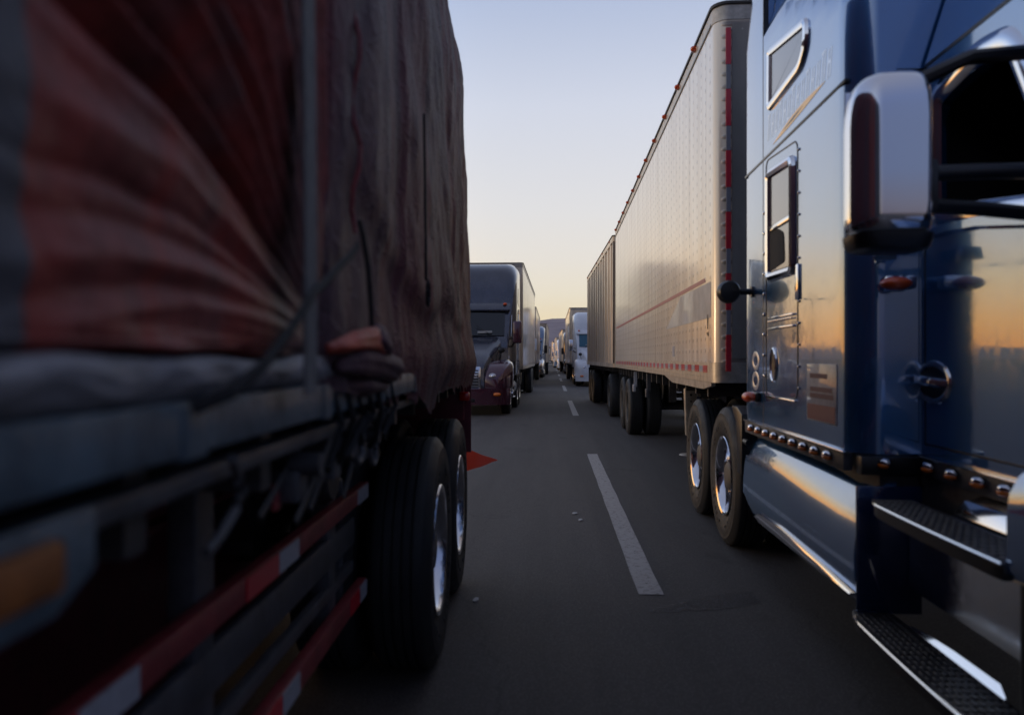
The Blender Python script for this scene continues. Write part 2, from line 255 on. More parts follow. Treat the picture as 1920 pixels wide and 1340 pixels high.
# ------------------------------------------------------------------ mesh helpers
FR = [1, 0.0]          # side sign and y origin of the vehicle being built
class MB:
    def __init__(s): s.b = bmesh.new()
    def V(s, p): return s.b.verts.new(p)
    def F(s, vs):
        try: return s.b.faces.new(vs)
        except ValueError: return None
    def box(s, u0, u1, y0, y1, z0, z1, bev=0, seg=2):
        c = bmesh.new(); bmesh.ops.create_cube(c, size=1)
        for v in c.verts: v.co = Vector(((u0+u1)/2+v.co.x*(u1-u0), (y0+y1)/2+v.co.y*(y1-y0), (z0+z1)/2+v.co.z*(z1-z0)))
        if bev: bmesh.ops.bevel(c, geom=c.edges[:], offset=bev, segments=seg, profile=.5, affect='EDGES')
        s.merge(c); return s
    def merge(s, c):
        mp = {}
        for v in c.verts: mp[v] = s.b.verts.new(v.co)
        for f in c.faces: s.F([mp[v] for v in f.verts])
        c.free()
    def prism(s, poly, axis, a0, a1, bev=0):
        def P(p, a): return {'u': (a, p[0], p[1]), 'y': (p[0], a, p[1]), 'z': (p[0], p[1], a)}[axis]
        c = bmesh.new()
        A = [c.verts.new(P(p, a0)) for p in poly]; B = [c.verts.new(P(p, a1)) for p in poly]; n = len(poly)
        c.faces.new(A); c.faces.new(B[::-1])
        for i in range(n): c.faces.new([A[i], B[i], B[(i+1) % n], A[(i+1) % n]])
        if bev: bmesh.ops.bevel(c, geom=c.edges[:], offset=bev, segments=2, profile=.5, affect='EDGES')
        s.merge(c); return s
    def loft(s, rings, cap=True):
        L = [[s.V(p) for p in r] for r in rings]
        for a, b in zip(L, L[1:]):
            n = len(a)
            for i in range(n): s.F([a[i], a[(i+1) % n], b[(i+1) % n], b[i]])
        if cap: s.F(L[0]); s.F(L[-1][::-1])
        return s
    def grid(s, f, us, vs):
        L = [[s.V(f(a, b)) for a in us] for b in vs]
        for p, q in zip(L, L[1:]):
            for i in range(len(p)-1): s.F([p[i], p[i+1], q[i+1], q[i]])
        return s
    def tube(s, pts, r, n=8, flat=None):
        pts = [Vector(p) for p in pts]; rings = []; up = Vector((.13, .21, 1)).normalized()
        for i, p in enumerate(pts):
            d = (pts[min(i+1, len(pts)-1)]-pts[max(i-1, 0)]).normalized()
            a = d.cross(up)
            if a.length < .05: a = d.cross(Vector((1, 0, 0)))
            a.normalize(); b = a.cross(d).normalized(); ra = r if not flat else flat[0]; rb = r if not flat else flat[1]
            rings.append([p+a*math.cos(t)*ra+b*math.sin(t)*rb for t in [2*math.pi*k/n for k in range(n)]])
        return s.loft(rings)
    def lathe(s, prof, c, axis='u', n=40, close=True):     # prof: (offset along axis, radius)
        L = []
        for a, r in prof:
            ring = []
            for k in range(n):
                t = 2*math.pi*k/n; ca, sa = math.cos(t)*r, math.sin(t)*r
                ring.append({'u': (c[0]+a, c[1]+ca, c[2]+sa), 'y': (c[0]+ca, c[1]+a, c[2]+sa), 'z': (c[0]+ca, c[1]+sa, c[2]+a)}[axis])
            L.append(ring)
        return s.loft(L, close)
    def ball(s, c, r, nu=14, nv=8, e=1.0):
        r = r if isinstance(r, tuple) else (r, r, r)
        rings = []
        for j in range(1, nv):
            a = math.pi*j/nv; rings.append([(c[0]+r[0]*math.sin(a)*math.cos(2*math.pi*k/nu), c[1]+r[1]*math.sin(a)*math.sin(2*math.pi*k/nu), c[2]-r[2]*math.cos(a)) for k in range(nu)])
        return s.loft(rings)
def root(name, X, Y, t, label, cat, group=None, side=1, y0=None):
    """Empty at the base of a thing; geometry is given in (u inward, y along the lane, z)."""
    o = bpy.data.objects.new(name, None); SC.collection.objects.link(o)
    o.location = (X, Y, 0); o.rotation_euler = (0, 0, -math.atan(t)); o['label'] = label; o['category'] = cat
    if group: o['group'] = group
    FR[0] = side; FR[1] = Y if y0 is None else y0
    return o
SPLIT = {'stake_pocket', 'guard_post', 'red_tape', 'white_tape', 'rail_tape', 'main_beam', 'cross_member', 'floor_beam', 'mud_flap', 'wiper', 'grille_slat', 'hand_hole', 'dangling_strap', 'loose_cord', 'insulator', 'wire', 'hook', 'hinge', 'strap_winch', 'rope', 'underbody_filler', 'panel_seam', 'step', 'side_mark', 'guard_plate', 'bolt_hole'}
def islands(b):
    seen = set(); out = []
    for v in b.verts:
        if v in seen: continue
        st_ = [v]; seen.add(v); isl = []
        while st_:
            q = st_.pop(); isl.append(q)
            for e in q.link_edges:
                o_ = e.other_vert(q)
                if o_ not in seen: seen.add(o_); st_.append(o_)
        out.append(isl)
    return out
def obj(name, mb, m, parent=None, smooth=40, label=None, seams=0.0):
    b = mb.b
    if name in SPLIT:
        isl = islands(b)
        if 1 < len(isl) <= 100:
            r = None
            for I in isl:
                n = MB(); mp = {v: n.b.verts.new(v.co) for v in I}
                for f in {f for v in I for f in v.link_faces}: n.b.faces.new([mp[v] for v in f.verts])
                r = obj_one(name, n, m, parent, smooth, label)
            b.free(); return r
    return obj_one(name, mb, m, parent, smooth, label)
def obj_one(name, mb, m, parent, smooth, label):
    b = mb.b
    for v in b.verts: v.co = Vector((v.co.x*FR[0], v.co.y-FR[1], v.co.z))
    bmesh.ops.recalc_face_normals(b, faces=b.faces[:])
    me = bpy.data.meshes.new(name); b.to_mesh(me); b.free()
    if smooth:
        for p in me.polygons: p.use_smooth = True
        me.set_sharp_from_angle(angle=R(smooth))
    me.materials.append(M[m] if isinstance(m, str) else m)
    o = bpy.data.objects.new(name, me); SC.collection.objects.link(o)
    if parent: o.parent = parent
    if label: o['label'] = label
    return o
def tag(o, label, cat, group=None):
    o['label'] = label; o['category'] = cat
    if group: o['group'] = group
    return o
def struct(o): o['kind'] = 'structure'; return o
def world_frame(): FR[0] = 1; FR[1] = 0.0
def rrect(uc, hw, z0, z1, y, rt, rb=.04, n=5):
    rt = min(rt, hw*.98, (z1-z0)*.48); rb = min(rb, hw*.9, (z1-z0)*.4); P = []
    for (cx, cz, r, a0) in ((uc+hw-rt, z1-rt, rt, 0), (uc-hw+rt, z1-rt, rt, 90), (uc-hw+rb, z0+rb, rb, 180), (uc+hw-rb, z0+rb, rb, 270)):
        for k in range(n+1):
            a = R(a0+90*k/n); P.append((cx+r*math.cos(a), y, cz+r*math.sin(a)))
    return P
def ringplate(mb, pts, wd, th, axis_off):     # a frame of width wd following closed polygon pts=(y,z), standing proud of u=axis_off by th
    n = len(pts); c = (sum(p[0] for p in pts)/n, sum(p[1] for p in pts)/n)
    inn = []
    for i in range(n):
        a, b_, d = Vector(pts[i-1]), Vector(pts[i]), Vector(pts[(i+1) % n])
        t1 = (b_-a).normalized(); t2 = (d-b_).normalized(); nn = Vector((-(t1+t2).y, (t1+t2).x)).normalized()
        if (Vector(c)-b_).dot(nn) < 0: nn = -nn
        inn.append(b_+nn*wd)
    rings = [[(axis_off, p[0], p[1]) for p in pts], [(axis_off-th*.7, p[0]+(q[0]-p[0])*.15, p[1]+(q[1]-p[1])*.15) for p, q in zip(pts, inn)],
             [(axis_off-th, p[0]+(q[0]-p[0])*.5, p[1]+(q[1]-p[1])*.5) for p, q in zip(pts, inn)],
             [(axis_off-th*.7, p[0]+(q[0]-p[0])*.85, p[1]+(q[1]-p[1])*.85) for p, q in zip(pts, inn)], [(axis_off, q[0], q[1]) for q in inn]]
    mb.loft(rings, False); return inn
def roundpoly(pts, r, n=5):
    out = []; N = len(pts)
    for i in range(N):
        a, b_, d = Vector(pts[i-1]), Vector(pts[i]), Vector(pts[(i+1) % N])
        p0 = b_+(a-b_).normalized()*r; p1 = b_+(d-b_).normalized()*r
        for k in range(n+1):
            t = k/n; out.append(tuple((1-t)**2*p0+2*t*(1-t)*b_+t*t*p1))
    return out

# ------------------------------------------------------------------ wheels
M['hub'] = mat('dusty_wheel_steel', (.10, .09, .08), .6, .2, var=.4, vscale=10)
def wheel(parent, u, y, r=.52, dual=True, out=-1, front=False, hi=True, rim='alu'):
    """u: outer face; out: direction (in u) the face looks."""
    n = 56 if hi else 24; g = -out; z = r*.985
    k = r/.52
    def tyre(u0, wd=.27):
        P = [(.03, .30), (.012, .33), (.0, .40), (-.002, .43), (.003, .445), (.001, .47), (.022, .505), (.034, .517), (.040, .52)]
        prof = P[:]
        if hi:
            for c in (.075, .115, .155, .195):
                prof += [(c-.006, .522), (c-.005, .508), (c+.005, .508), (c+.006, .522)]
        else: prof += [(wd/2, .524)]
        prof += [(wd-a, q) for a, q in P[::-1]]
        prof += [(wd-.04, .285), (.04, .285)]; prof.append(prof[0])
        return [(u0+g*a-u0, q*k) for a, q in prof]
    rm = MB()
    dish = .155 if not front else .03
    prof = [(.035, .288), (.012, .300), (.006, .296), (.012, .280), (.03, .268)]
    if front: prof += [(.05, .262), (.055, .20), (.01, .165), (-.005, .13), (-.005, .10), (-.06, .095), (-.075, .06), (-.078, .0)]
    else: prof += [(.09, .262), (dish, .255)]; dprof = [(dish-.001, .256), (dish+.010, .20), (dish, .165), (dish-.004, .12), (.05, .105), (.035, .085), (.03, .05), (.028, .0)]
    rm.lathe([(g*a, max(q, .002)*k) for a, q in prof], (u, y, z), 'u', n, False)
    dm = rm
    if not front: dm = MB(); dm.lathe([(g*a, max(q, .002)*k) for a, q in dprof], (u, y, z), 'u', n, False)
    if hi:
        for q in range(10):      # wheel nuts
            a = 2*math.pi*q/10; c = (u+g*(dish-.016 if not front else -.005), y+.142*k*math.cos(a), z+.142*k*math.sin(a)); dm.lathe([(-.018, .012), (.018, .016)], c, 'u', 6)
    o = obj('wheel', rm, rim, parent, 35)
    if dm is not rm: obj('hub', dm, 'hub', o, 35)
    ty = MB(); ty.lathe(tyre(u), (u, y, z), 'u', n, False)
    if dual: ty.lathe([(a+g*.32, q) for a, q in tyre(u)], (u, y, z), 'u', n, False)
    if hi:
        for q in range(44):
            if q % 11 in (0, 1, 10): continue
            a = 2*math.pi*q/44; rr_ = (.385, .40)[q % 3 == 0]*k; c, s_ = math.cos(a), math.sin(a); h_ = .010 if q % 5 else .014
            P_ = [(u+g*-.001, y+c*(rr_+dr)-s_*dt, z+s_*(rr_+dr)+c*dt) for dr, dt in ((-h_, -.010), (h_, -.010), (h_, .010), (-h_, .010))]; Q_ = [(p[0]+g*.012, p[1], p[2]) for p in P_]; ty.loft([Q_, P_])
    obj('tyre', ty, 'rubber', o, 30)
    if hi:
        hh = MB()
        for q in range(10):      # hand holes of the disc
            a = 2*math.pi*(q+.5)/10; hh.ball((u+g*(dish+.0 if not front else .035), y+.215*k*math.cos(a), z+.215*k*math.sin(a)), (.012, .022, .022), 10, 6)
        obj('hand_hole', hh, 'black', o)
    return o

# ------------------------------------------------------------------ box trailer
def trailer(name, label, X, Y, t, side, length, zb, zt, skin, rails='railalu', group=None, hi=False, corr=False, axles=(), lights=8, width=2.5, lamp='orange', tape=True, landing=None):
    T = root(name, X, Y, t, label, 'trailer', group, side)
    y0, y1 = Y, Y+length; rc = .12
    def plan(off=0., corr_=False):
        P = []
        for a in range(0, 91, 15): P.append((rc-(rc+off)*math.cos(R(a)), y0+rc-(rc+off)*math.sin(R(a))))
        for a in range(90, -1, -15): P.append((width-rc+(rc+off)*math.cos(R(a)), y0+rc-(rc+off)*math.sin(R(a))))
        P += [(width+off, y1), (-off, y1)]
        if corr_:
            y = y1-.1; k = 0
            while y > y0+.4:
                P += [(0, y), (0, y-.10), (.055, y-.17), (.055, y-.62), (0, y-.69)]; y -= .80
        return P
    bd = MB().prism(plan(0, corr), 'z', zb+.19 if hi else zb+.1, zt-.12)
    obj('body', bd, skin, T, 25)
    tr = MB().prism(plan(.006), 'z', zt-.12, zt-.012); tr.prism(plan(-.0), 'z', zt-.012, zt+.0); obj('top_rail', tr, rails, T, 25)
    rf = MB().prism(plan(.018), 'z', zt, zt+.022); obj('roof', rf, 'darksteel', T, 25)
    br = MB().prism(plan(.006), 'z', zb if not hi else zb+.03, zb+.19 if hi else zb+.1)
    if hi:
        # deeper apron under the front part, and rivets on the rails
        ap = br.prism([(y0+.14, zb+.0), (y0+.14, zb+.028), (y0+3.0, zb+.028), (y0+2.35, zb-.035), (y0+.5, zb-.035)], 'u', -.004, .03);
        rv = br; y = y0+.2
        while y < y1: 
            rv.ball((-.006, y, zb+.075), (.005, .009, .009), 6, 4); rv.ball((-.006, y+.04, zb+.115), (.005, .009, .009), 6, 4); rv.ball((-.006, y, zt-.03), (.005, .008, .008), 6, 4); y += .1
        for k in range(26): rv.ball((.12+k*.09, y0-.008, zt-.2), (.012, .006, .012), 6, 4)
    obj('bottom_rail', br, rails, T, 25)
    if hi:
        dr = MB().box(-.010, .004, y0+.13, y1, zt-.118, zt-.104); obj('drip_edge', dr, 'black', T)
    if lights:
        for k in range(lights):
            yy = y0+.85+(length-1.2)*k/(lights-1) if lights > 1 else y0+.2
            ls = .85 if hi else .6; L = MB().ball((-.03*ls, yy, zt-.02), (.034*ls, .045*ls, .028*ls), 10, 7); L.box(-.028, .0, yy-.03, yy+.03, zt-.045, zt-.005); obj('marker_light', L, lamp, T)
    rd = MB().box(.02, width-.02, y1, y1+.05, zb+.1, zt-.05, .01); obj('rear_door', rd, rails, T)
    # floor cross members and coupler
    cm = MB(); y = y0+.5
    while y < y1-.2: cm.box(.04, width-.04, y, y+.05, zb-.10, zb-.002 if not hi else zb+.028); y += .6 if hi else 1.2
    obj('floor_beam', cm, 'darksteel', T)
    for ya in axles:
        wheel(T, .03, ya, dual=True, hi=hi, rim='hub'); wheel(T, width-.03, ya, dual=True, out=1, hi=False, rim='hub')
        ax = MB().tube([(.5, ya, .51), (width-.5, ya, .51)], .06, 8); ax.box(.75, .87, ya-.55, ya+.55, .62, zb-.1); ax.box(width-.87, width-.75, ya-.55, ya+.55, .62, zb-.1); obj('axle', ax, 'darksteel', T)
    if axles:
        mf = MB().box(.03, .62, axles[-1]+.62, axles[-1]+.63, .22, zb-.1); mf.box(width-.62, width-.03, axles[-1]+.62, axles[-1]+.63, .22, zb-.1); obj('mud_flap', mf, 'rubber', T)
    if landing:
        for uu in (.16, width-.3):
            lg = MB().prism([(uu, zb-.05), (uu+.02, .55), (uu+.11, .55), (uu+.145, zb-.05)], 'y', landing-.05, landing+.05, .006)
            lg.box(uu+.04, uu+.09, landing-.02, landing+.02, .36, .55)
            lg.lathe([(-.008, .11), (0, .12), (.012, .1)], (uu+.065, landing, .335), 'z', 14)
            q = obj('landing_leg', lg, 'railalu', T)
            if hi:
                hl = MB()
                for zz, rr in ((1.07, .014), (1.0, .014), (.93, .01), (.8, .018), (.74, .018)): hl.lathe([(-.0525, rr), (-.05, rr)], (uu+.07, landing, zz), 'y', 10)
                obj('bolt_hole', hl, 'black', q)
    return T

# ------------------------------------------------------------------ conventional road tractor (cab, hood, sleeper)
def tractor(name, label, X, Y, t, side, paint, low, mirror, group=None, hi=True, roofz=4.0, glass='glass', mirror_u=-.19):
    T = root(name, X, Y, t, label, 'truck', group, side); y = Y
    rg = lambda yy, hw, z0, z1, r, uc=1.2: rrect(uc, hw, z0, z1, y+yy, r)
    cab = MB().loft([rg(1.25, 1.02, .95, 1.72, .12), rg(1.45, 1.04, .95, 1.98, .14), rg(1.8, 1.06, .95, 2.62, .16), rg(1.9, 1.09, .95, 2.78, .18), rg(2.02, 1.13, .95, 3.2, .26), rg(2.25, 1.17, .95, roofz-.32, .34), rg(2.65, 1.19, .95, roofz-.08, .36), rg(3.2, 1.2, .95, roofz, .3), rg(3.95, 1.2, .95, roofz, .25)])
    cb = obj('cab_body', cab, paint, T, 50)
    vis = MB().prism([(y+1.74, 2.655), (y+1.72, 2.71), (y+1.90, 2.90), (y+1.95, 2.7)], 'u', .16, 2.24, .02); obj('sun_visor', vis, paint, T)
    ws = MB().grid(lambda a, b: (1.2+a, y+1.45+(1.80-1.45)*b-.030+.02*abs(a), 2.0+(2.64-2.0)*b+.008), [-.9+.1*k for k in range(19)], [0, .33, .66, 1]); o = obj('windshield', ws, glass, T)
    if hi:
        wp = MB().tube([(.62, y+1.40, 2.0), (1.05, y+1.48, 2.28)], .008, 6); wp.tube([(1.5, y+1.40, 2.0), (1.9, y+1.48, 2.28)], .008, 6); wp.box(1.17, 1.23, y+1.40, y+1.42, 2.0, 2.05); obj('wiper', wp, 'black', o)
        pa = MB().prism([(.62, 2.075), (.62, 2.135), (1.0, 2.125), (1.0, 2.065)], 'y', y+1.425, y+1.430); obj('dashboard_paper', pa, 'paper', o)
    hd = MB().loft([rg(.10, .50, .55, 1.18, .12), rg(.22, .56, .55, 1.34, .16), rg(.6, .64, .6, 1.55, .2), rg(1.0, .76, .7, 1.74, .22), rg(1.5, .92, .9, 2.0, .24)]); obj('hood', hd, paint, T, 50)
    gr = MB().box(.78, 1.62, y+.06, y+.12, .62, 1.2, .03); g_ = obj('grille', gr, 'chrome', T)
    sl = MB()
    for k in range(7): sl.box(.84, 1.56, y+.045, y+.062, .67+k*.07, .70+k*.07)
    obj('grille_slat', sl, 'black', g_)
    for s_ in (0, 1):
        c = lambda a: a if s_ == 0 else 2.4-a
        def rr(yy, uc, hw, z0, z1, r): return rrect(c(uc), hw, z0, z1, y+yy, r)
        fd = MB().loft([rr(.10, .50, .16, .66, .92, .10), rr(.16, .47, .28, .64, 1.08, .16), rr(.35, .42, .34, .62, 1.24, .2), rr(.7, .38, .36, .66, 1.36, .22), rr(1.1, .34, .32, .9, 1.38, .2), rr(1.5, .34, .26, 1.0, 1.34, .15)]); f_ = obj('fender', fd, low, T, 50)
        hl = MB().ball((c(.50), y+.22, .96), (.15, .13, .10), 16, 10); h_ = obj('headlight', hl, 'lamp', f_); rb = MB().ball((c(.50), y+.115, .96), (.055, .04, .055)); obj('reflector_bowl', rb, 'chrome', h_)
        if hi:
            am = MB().ball((c(.28), y+.27, 1.08), (.05, .06, .06)); obj('turn_signal', am, 'redlens' if low == 'maroon' else 'amber', f_)
        # side window, door, vent window
        sw = MB().prism([(y+1.55, 2.0), (y+1.85, 2.55), (y+2.5, 2.6), (y+2.5, 2.0)], 'u', c(.125), c(.145)); w_ = obj('side_window', sw, 'glass', T)
        if hi:
            fr = MB(); ringplate(fr, [(y+1.53, 1.98), (y+1.84, 2.57), (y+2.52, 2.62), (y+2.52, 1.98)], .03, .012 if s_ == 0 else -.012, c(.125)); obj('window_frame', fr, 'chrome', w_)
            vw = MB().prism([(y+2.75, 2.95), (y+2.85, 3.35), (y+3.25, 3.2), (y+3.3, 2.85)], 'u', c(-.004), c(.01)); obj('vent_window', vw, 'glass', T)
            sm = MB().box(min(c(.0), c(.012))-.002*(1-2*s_)*0-.002, max(c(.0), c(.012))+.002, y+2.7, y+3.9, 2.68, 2.69); sm.box(min(c(.0), c(.012))-.002, max(c(.0), c(.012))+.002, y+2.7, y+2.71, 1.0, 2.68); obj('panel_seam', sm, 'black', T)
            gh = MB().tube([(c(.02), y+2.65, 1.3), (c(-.03), y+2.65, 1.35), (c(-.03), y+2.65, 2.1), (c(.02), y+2.65, 2.15)], .014, 6); obj('grab_handle', gh, 'chrome', T)
        mz0, mz1 = 1.80, 2.38; mu = c(mirror_u+.115)
        mh = MB().box(mu-.115, mu+.115, y+1.28, y+1.44, mz0, mz1, .045, 3); m_ = obj('mirror', mh, mirror, T)
        ma = MB().tube([(c(mirror_u+.2), y+1.38, mz0+.02), (c(.1), y+1.5, mz0-.08), (c(.2), y+1.6, mz0-.08)], .022, 6); ma.tube([(c(mirror_u+.2), y+1.38, mz0+.14), (c(.2), y+1.6, mz0+.12)], .018, 6); obj('mirror_arm', ma, 'black', m_)
        if hi:
            hm = MB().ball((c(.33), y+.85, 1.62), (.09, .05, .08)); hm.tube([(c(.33), y+.85, 1.55), (c(.4), y+.9, 1.34)], .012, 6); obj('hood_mirror', hm, 'black', T)
        # side tank and fairing
        tk = MB().lathe([(-.62, .05), (-.62, .25), (-.6, .28), (.6, .28), (.62, .25), (.62, .05)], (c(.33), y+2.35, .62), 'y', 24); obj('fuel_tank', tk, 'alu', T)
        st = MB().box(min(c(.04), c(.3)), max(c(.04), c(.3)), y+1.75, y+2.35, .36, .40, .01); st.box(min(c(.06), c(.3)), max(c(.06), c(.3)), y+1.8, y+2.35, .70, .74, .01); obj('step', st, 'chrome', T)
        wheel(T, c(.10), y+1.05, dual=False, out=-1 if s_ == 0 else 1, front=True, hi=hi and s_ == 0, rim='chrome')
        for ya in (3.55, 4.78): wheel(T, c(.05), y+ya, dual=True, out=-1 if s_ == 0 else 1, hi=hi and s_ == 0)
        ex = MB().tube([(c(.28), y+4.08, .9), (c(.28), y+4.08, 3.75)], .07, 12); obj('exhaust_stack', ex, 'chrome', T)
    bp = MB(); P = []
    for k in range(25):
        a = -1+2*k/24; P.append((1.2+a*1.14, y+.0+.22*abs(a)**4))
    P2 = P+[(2.32, y+.55), (.08, y+.55)]
    bp.prism(P2, 'z', .26, .66, .012); b_ = obj('bumper', bp, low, T, 35)
    for uu in (.70, 1.70):
        fg = MB().lathe([(-.008, .02), (-.012, .075), (.03, .085)], (uu, y+.09, .52), 'y', 18); obj('fog_light', fg, 'lamp', b_)
        if hi: ai = MB().ball((uu+.32 if uu > 1 else uu-.32, y+.06, .52), (.10, .07, .05), 14, 8); obj('indicator', ai, 'amber', b_)
    dk = MB().box(.92, 1.48, y-.006, y+.03, .32, .42, .01); obj('air_intake', dk, 'black', b_)
    for uu in (.30, 2.1): obj('marker_light', MB().ball((uu, y+1.83, 2.86), (.055, .05, .04), 10, 6), 'orange' if hi else 'oldamber', T)
    ch = MB().box(.75, .85, y+.5, y+5.6, .72, .95); ch.box(1.55, 1.65, y+.5, y+5.6, .72, .95); ch.box(.5, 1.9, y+4.0, y+5.2, .95, 1.04, .02); obj('chassis', ch, 'darksteel', T)
    return T

# ================================================================== THE SETTING
world_frame()
g = MB()
g.grid(lambda a, b: (a, b, -.02), [-9000, -2000, -300, -40, 40, 300, 2000, 9000], [-6000, -1000, -100, 50, 300, 1000, 3000, 9000]); struct(obj('ground', g, 'dirt', None, 0))
g = MB().grid(lambda a, b: (a, b, 0), [-15, -8.5, -4, 0, 4, 9.5], [-60, 0, 20, 60, 120, 250, 500]); struct(obj('road', g, 'asphalt', None, 0))
ml = MB()
y = 4.78-14.9
first = True
for k in range(14):
    a, b = y+14.9*k, y+14.9*k+7.0
    if b < -6: continue
    ml.grid(lambda p, q: (p+.003*math.sin(q*7), q, .004), [.512, .585, .660], [a+(b-a)*i/14 for i in range(15)])
struct(obj('lane_marking', ml, 'line', None, 0))
ol = MB().grid(lambda a, b: (.54+.66*a, 4.47+.30*a+b*(.03+.12*min(1, a*1.6))*(1-.25*a*a), .004), [i/20 for i in range(21)], [-1, -.5, 0, .5, 1]); struct(obj('light_pool_patch', ol, 'lightpool', None, 0))  # faint light pool on the asphalt, painted as a pale flat patch
h = MB()
def hz(a, rr):
    a_ = math.radians(a); x, y_ = math.sin(a_)*rr, math.cos(a_)*rr
    env = max(0., min(1., (rr-2200)/1600)); back = max(0., min(1., (6400-rr)/900))
    ln = .80+.35*math.sin(a*.055+1.2)+.18*math.sin(a*.21+.4)
    n = noise.fractal(Vector((x*.0009, y_*.0009, 1.3)), 1.0, 2.1, 6)
    r2 = 1-abs(noise.fractal(Vector((x*.0022, y_*.0022, 5.1)), .9, 2.2, 6))
    return (x, y_, -3+(1-.62*max(0., min(1., (-4-a)/10)))*env*back*(150*ln+60*n+45*(r2-.6)))
h.grid(hz, [a*.9 for a in range(-135, 90)], [2200+i*140 for i in range(31)]); struct(obj('hills', h, 'hill', None, 60))

for k, (px_, py_) in enumerate([(-25, 30), (-25, 61), (-25, 92), (-25, 123)]):
    lab = ['wooden utility pole beside the road, nearest of the row left of the trucks', 'wooden utility pole, second of the row left of the trucks', 'wooden utility pole, third of the row left of the trucks', 'wooden utility pole, farthest of the row left of the trucks'][k]
    P = root('utility_pole', px_, py_, 0, lab, 'utility pole', 'utility poles left of the road')
    obj('pole', MB().lathe([(0, .16), (8.8, .10)], (0, py_, 0), 'z', 10), 'wood', P)
    obj('crossarm', MB().box(-1.1, 1.1, py_-.06, py_+.06, 8.0, 8.14), 'wood', P)
    wr = MB()
    for uu in (-1.0, 0, 1.0):
        wr.tube([(uu, py_-15.5+31*i/12+15.5-0, 8.2-1.0*4*(i/12)*(1-i/12)) for i in range(13)], .02, 4)
    if k < 3: obj('wire', wr, 'black', P)
    ins = MB()
    for uu in (-1.0, 1.0): ins.lathe([(0, .03), (.05, .05), (.12, .03)], (uu, py_, 8.14), 'z', 8)
    obj('insulator', ins, 'grey', P)
world_frame()
for i, (x, y, s, lab) in enumerate([(.205, 7.24, .026, 'scrap of white litter on the asphalt left of the dashed line'), (.245, 6.95, .02, 'tiny litter fleck just nearer than the white scrap on the asphalt'), (-.44, 4.62, .017, 'white litter scrap on the asphalt near the flatbed wheels')]):
    m = MB(); m.prism([(x-s, y-.03), (x-.2*s, y-.045), (x+s, y-.01), (x+.6*s, y+.035), (x-.5*s, y+.03)], 'z', .004, .010)
    tag(obj('litter', m, 'paper', None, 0), lab, 'litter', 'litter on the road')

# ================================================================== RIGHT ROW
# --- the big riveted trailer coupled to the blue truck
BX = lambda Y: 1.21+.01*Y
TR = trailer('box_trailer', 'tall cream riveted box trailer with a red stripe, coupled behind the blue truck', BX(6.33), 6.33, .01, 1, 11.2, 1.18, 4.17, 'skin', hi=True, axles=(15.0, 16.25), lights=11, landing=8.95)
nose = MB().box(.13, 2.36, 6.318, 6.335, 1.40, 4.02); obj('nose_panel', nose, 'nose', TR)
tp = MB(); tw = MB()
for k in range(6):
    zt_ = 3.975-.478*k; tp.box(.080, .119, 6.30, 6.317, zt_-.285, zt_, 0); 
    if k < 5: tw.box(.082, .117, 6.3005, 6.317, zt_-.476, zt_-.287, 0)
obj('red_tape', tp, 'redtape', TR); M['dulltape'] = mat('dull_white_tape', (.24, .23, .25), .45, coat=.4, bump=.2, bscale=220); obj('white_tape', tw, 'dulltape', TR)
st = MB()
k = 0; yy = 6.62
while yy < 17.2:
    (st).box(-.0085, -.005, yy, yy+.20, 1.285, 1.345, 0); yy += .40
obj('rail_tape', st, 'redtape', TR)
st = MB(); yy = 6.83
while yy < 17.2: st.box(-.0085, -.005, yy, yy+.17, 1.29, 1.34, 0); yy += .40
obj('rail_tape', st, 'whitetape', TR)
ss = MB().prism([(6.72, 2.035), (17.3, 2.035), (17.3, 2.07), (6.78, 2.07)], 'u', -.0035, 0); obj('side_stripe', ss, 'fadedtape', TR)
M['patch'] = mat('pale_blue_grey_decal', (.62, .58, .52), .4, .0, coat=.6, var=.2, vscale=6)
ss = MB().prism([(6.5, 1.73), (6.5, 2.02), (8.1, 2.02), (9.2, 1.73)], 'u', -.0028, 0); obj('side_decal', ss, 'patch', TR)
ss = MB().box(-.004, 0, 8.55, 8.68, 1.42, 1.53); obj('side_label', ss, 'whitetape', TR)
ss = MB().prism([(6.63, 1.64), (6.60, 1.76), (6.66, 1.76)], 'u', -.004, 0); ss.prism([(6.6, 1.58), (6.60, 1.62), (6.68, 1.61)], 'u', -.004, 0); obj('side_mark', ss, 'black', TR)
for k, ya in enumerate((11.4, 13.4)): 
    q = MB().box(.02, .07, ya, ya+.06, .93, 1.18); q.box(.0, .05, ya-.02, ya+.09, .85, .97, .01); obj('side_bracket', q, 'whitetape' if k else 'grey', TR)

# --- second, corrugated trailer
trailer('container_trailer', 'brown corrugated container trailer behind the cream riveted trailer', 1.375, 18.15, -.0165, 1, 9.6, 1.2, 4.17, 'container', rails='container', axles=(19.6, 25.6, 26.8), lights=5, corr=True, hi=False)
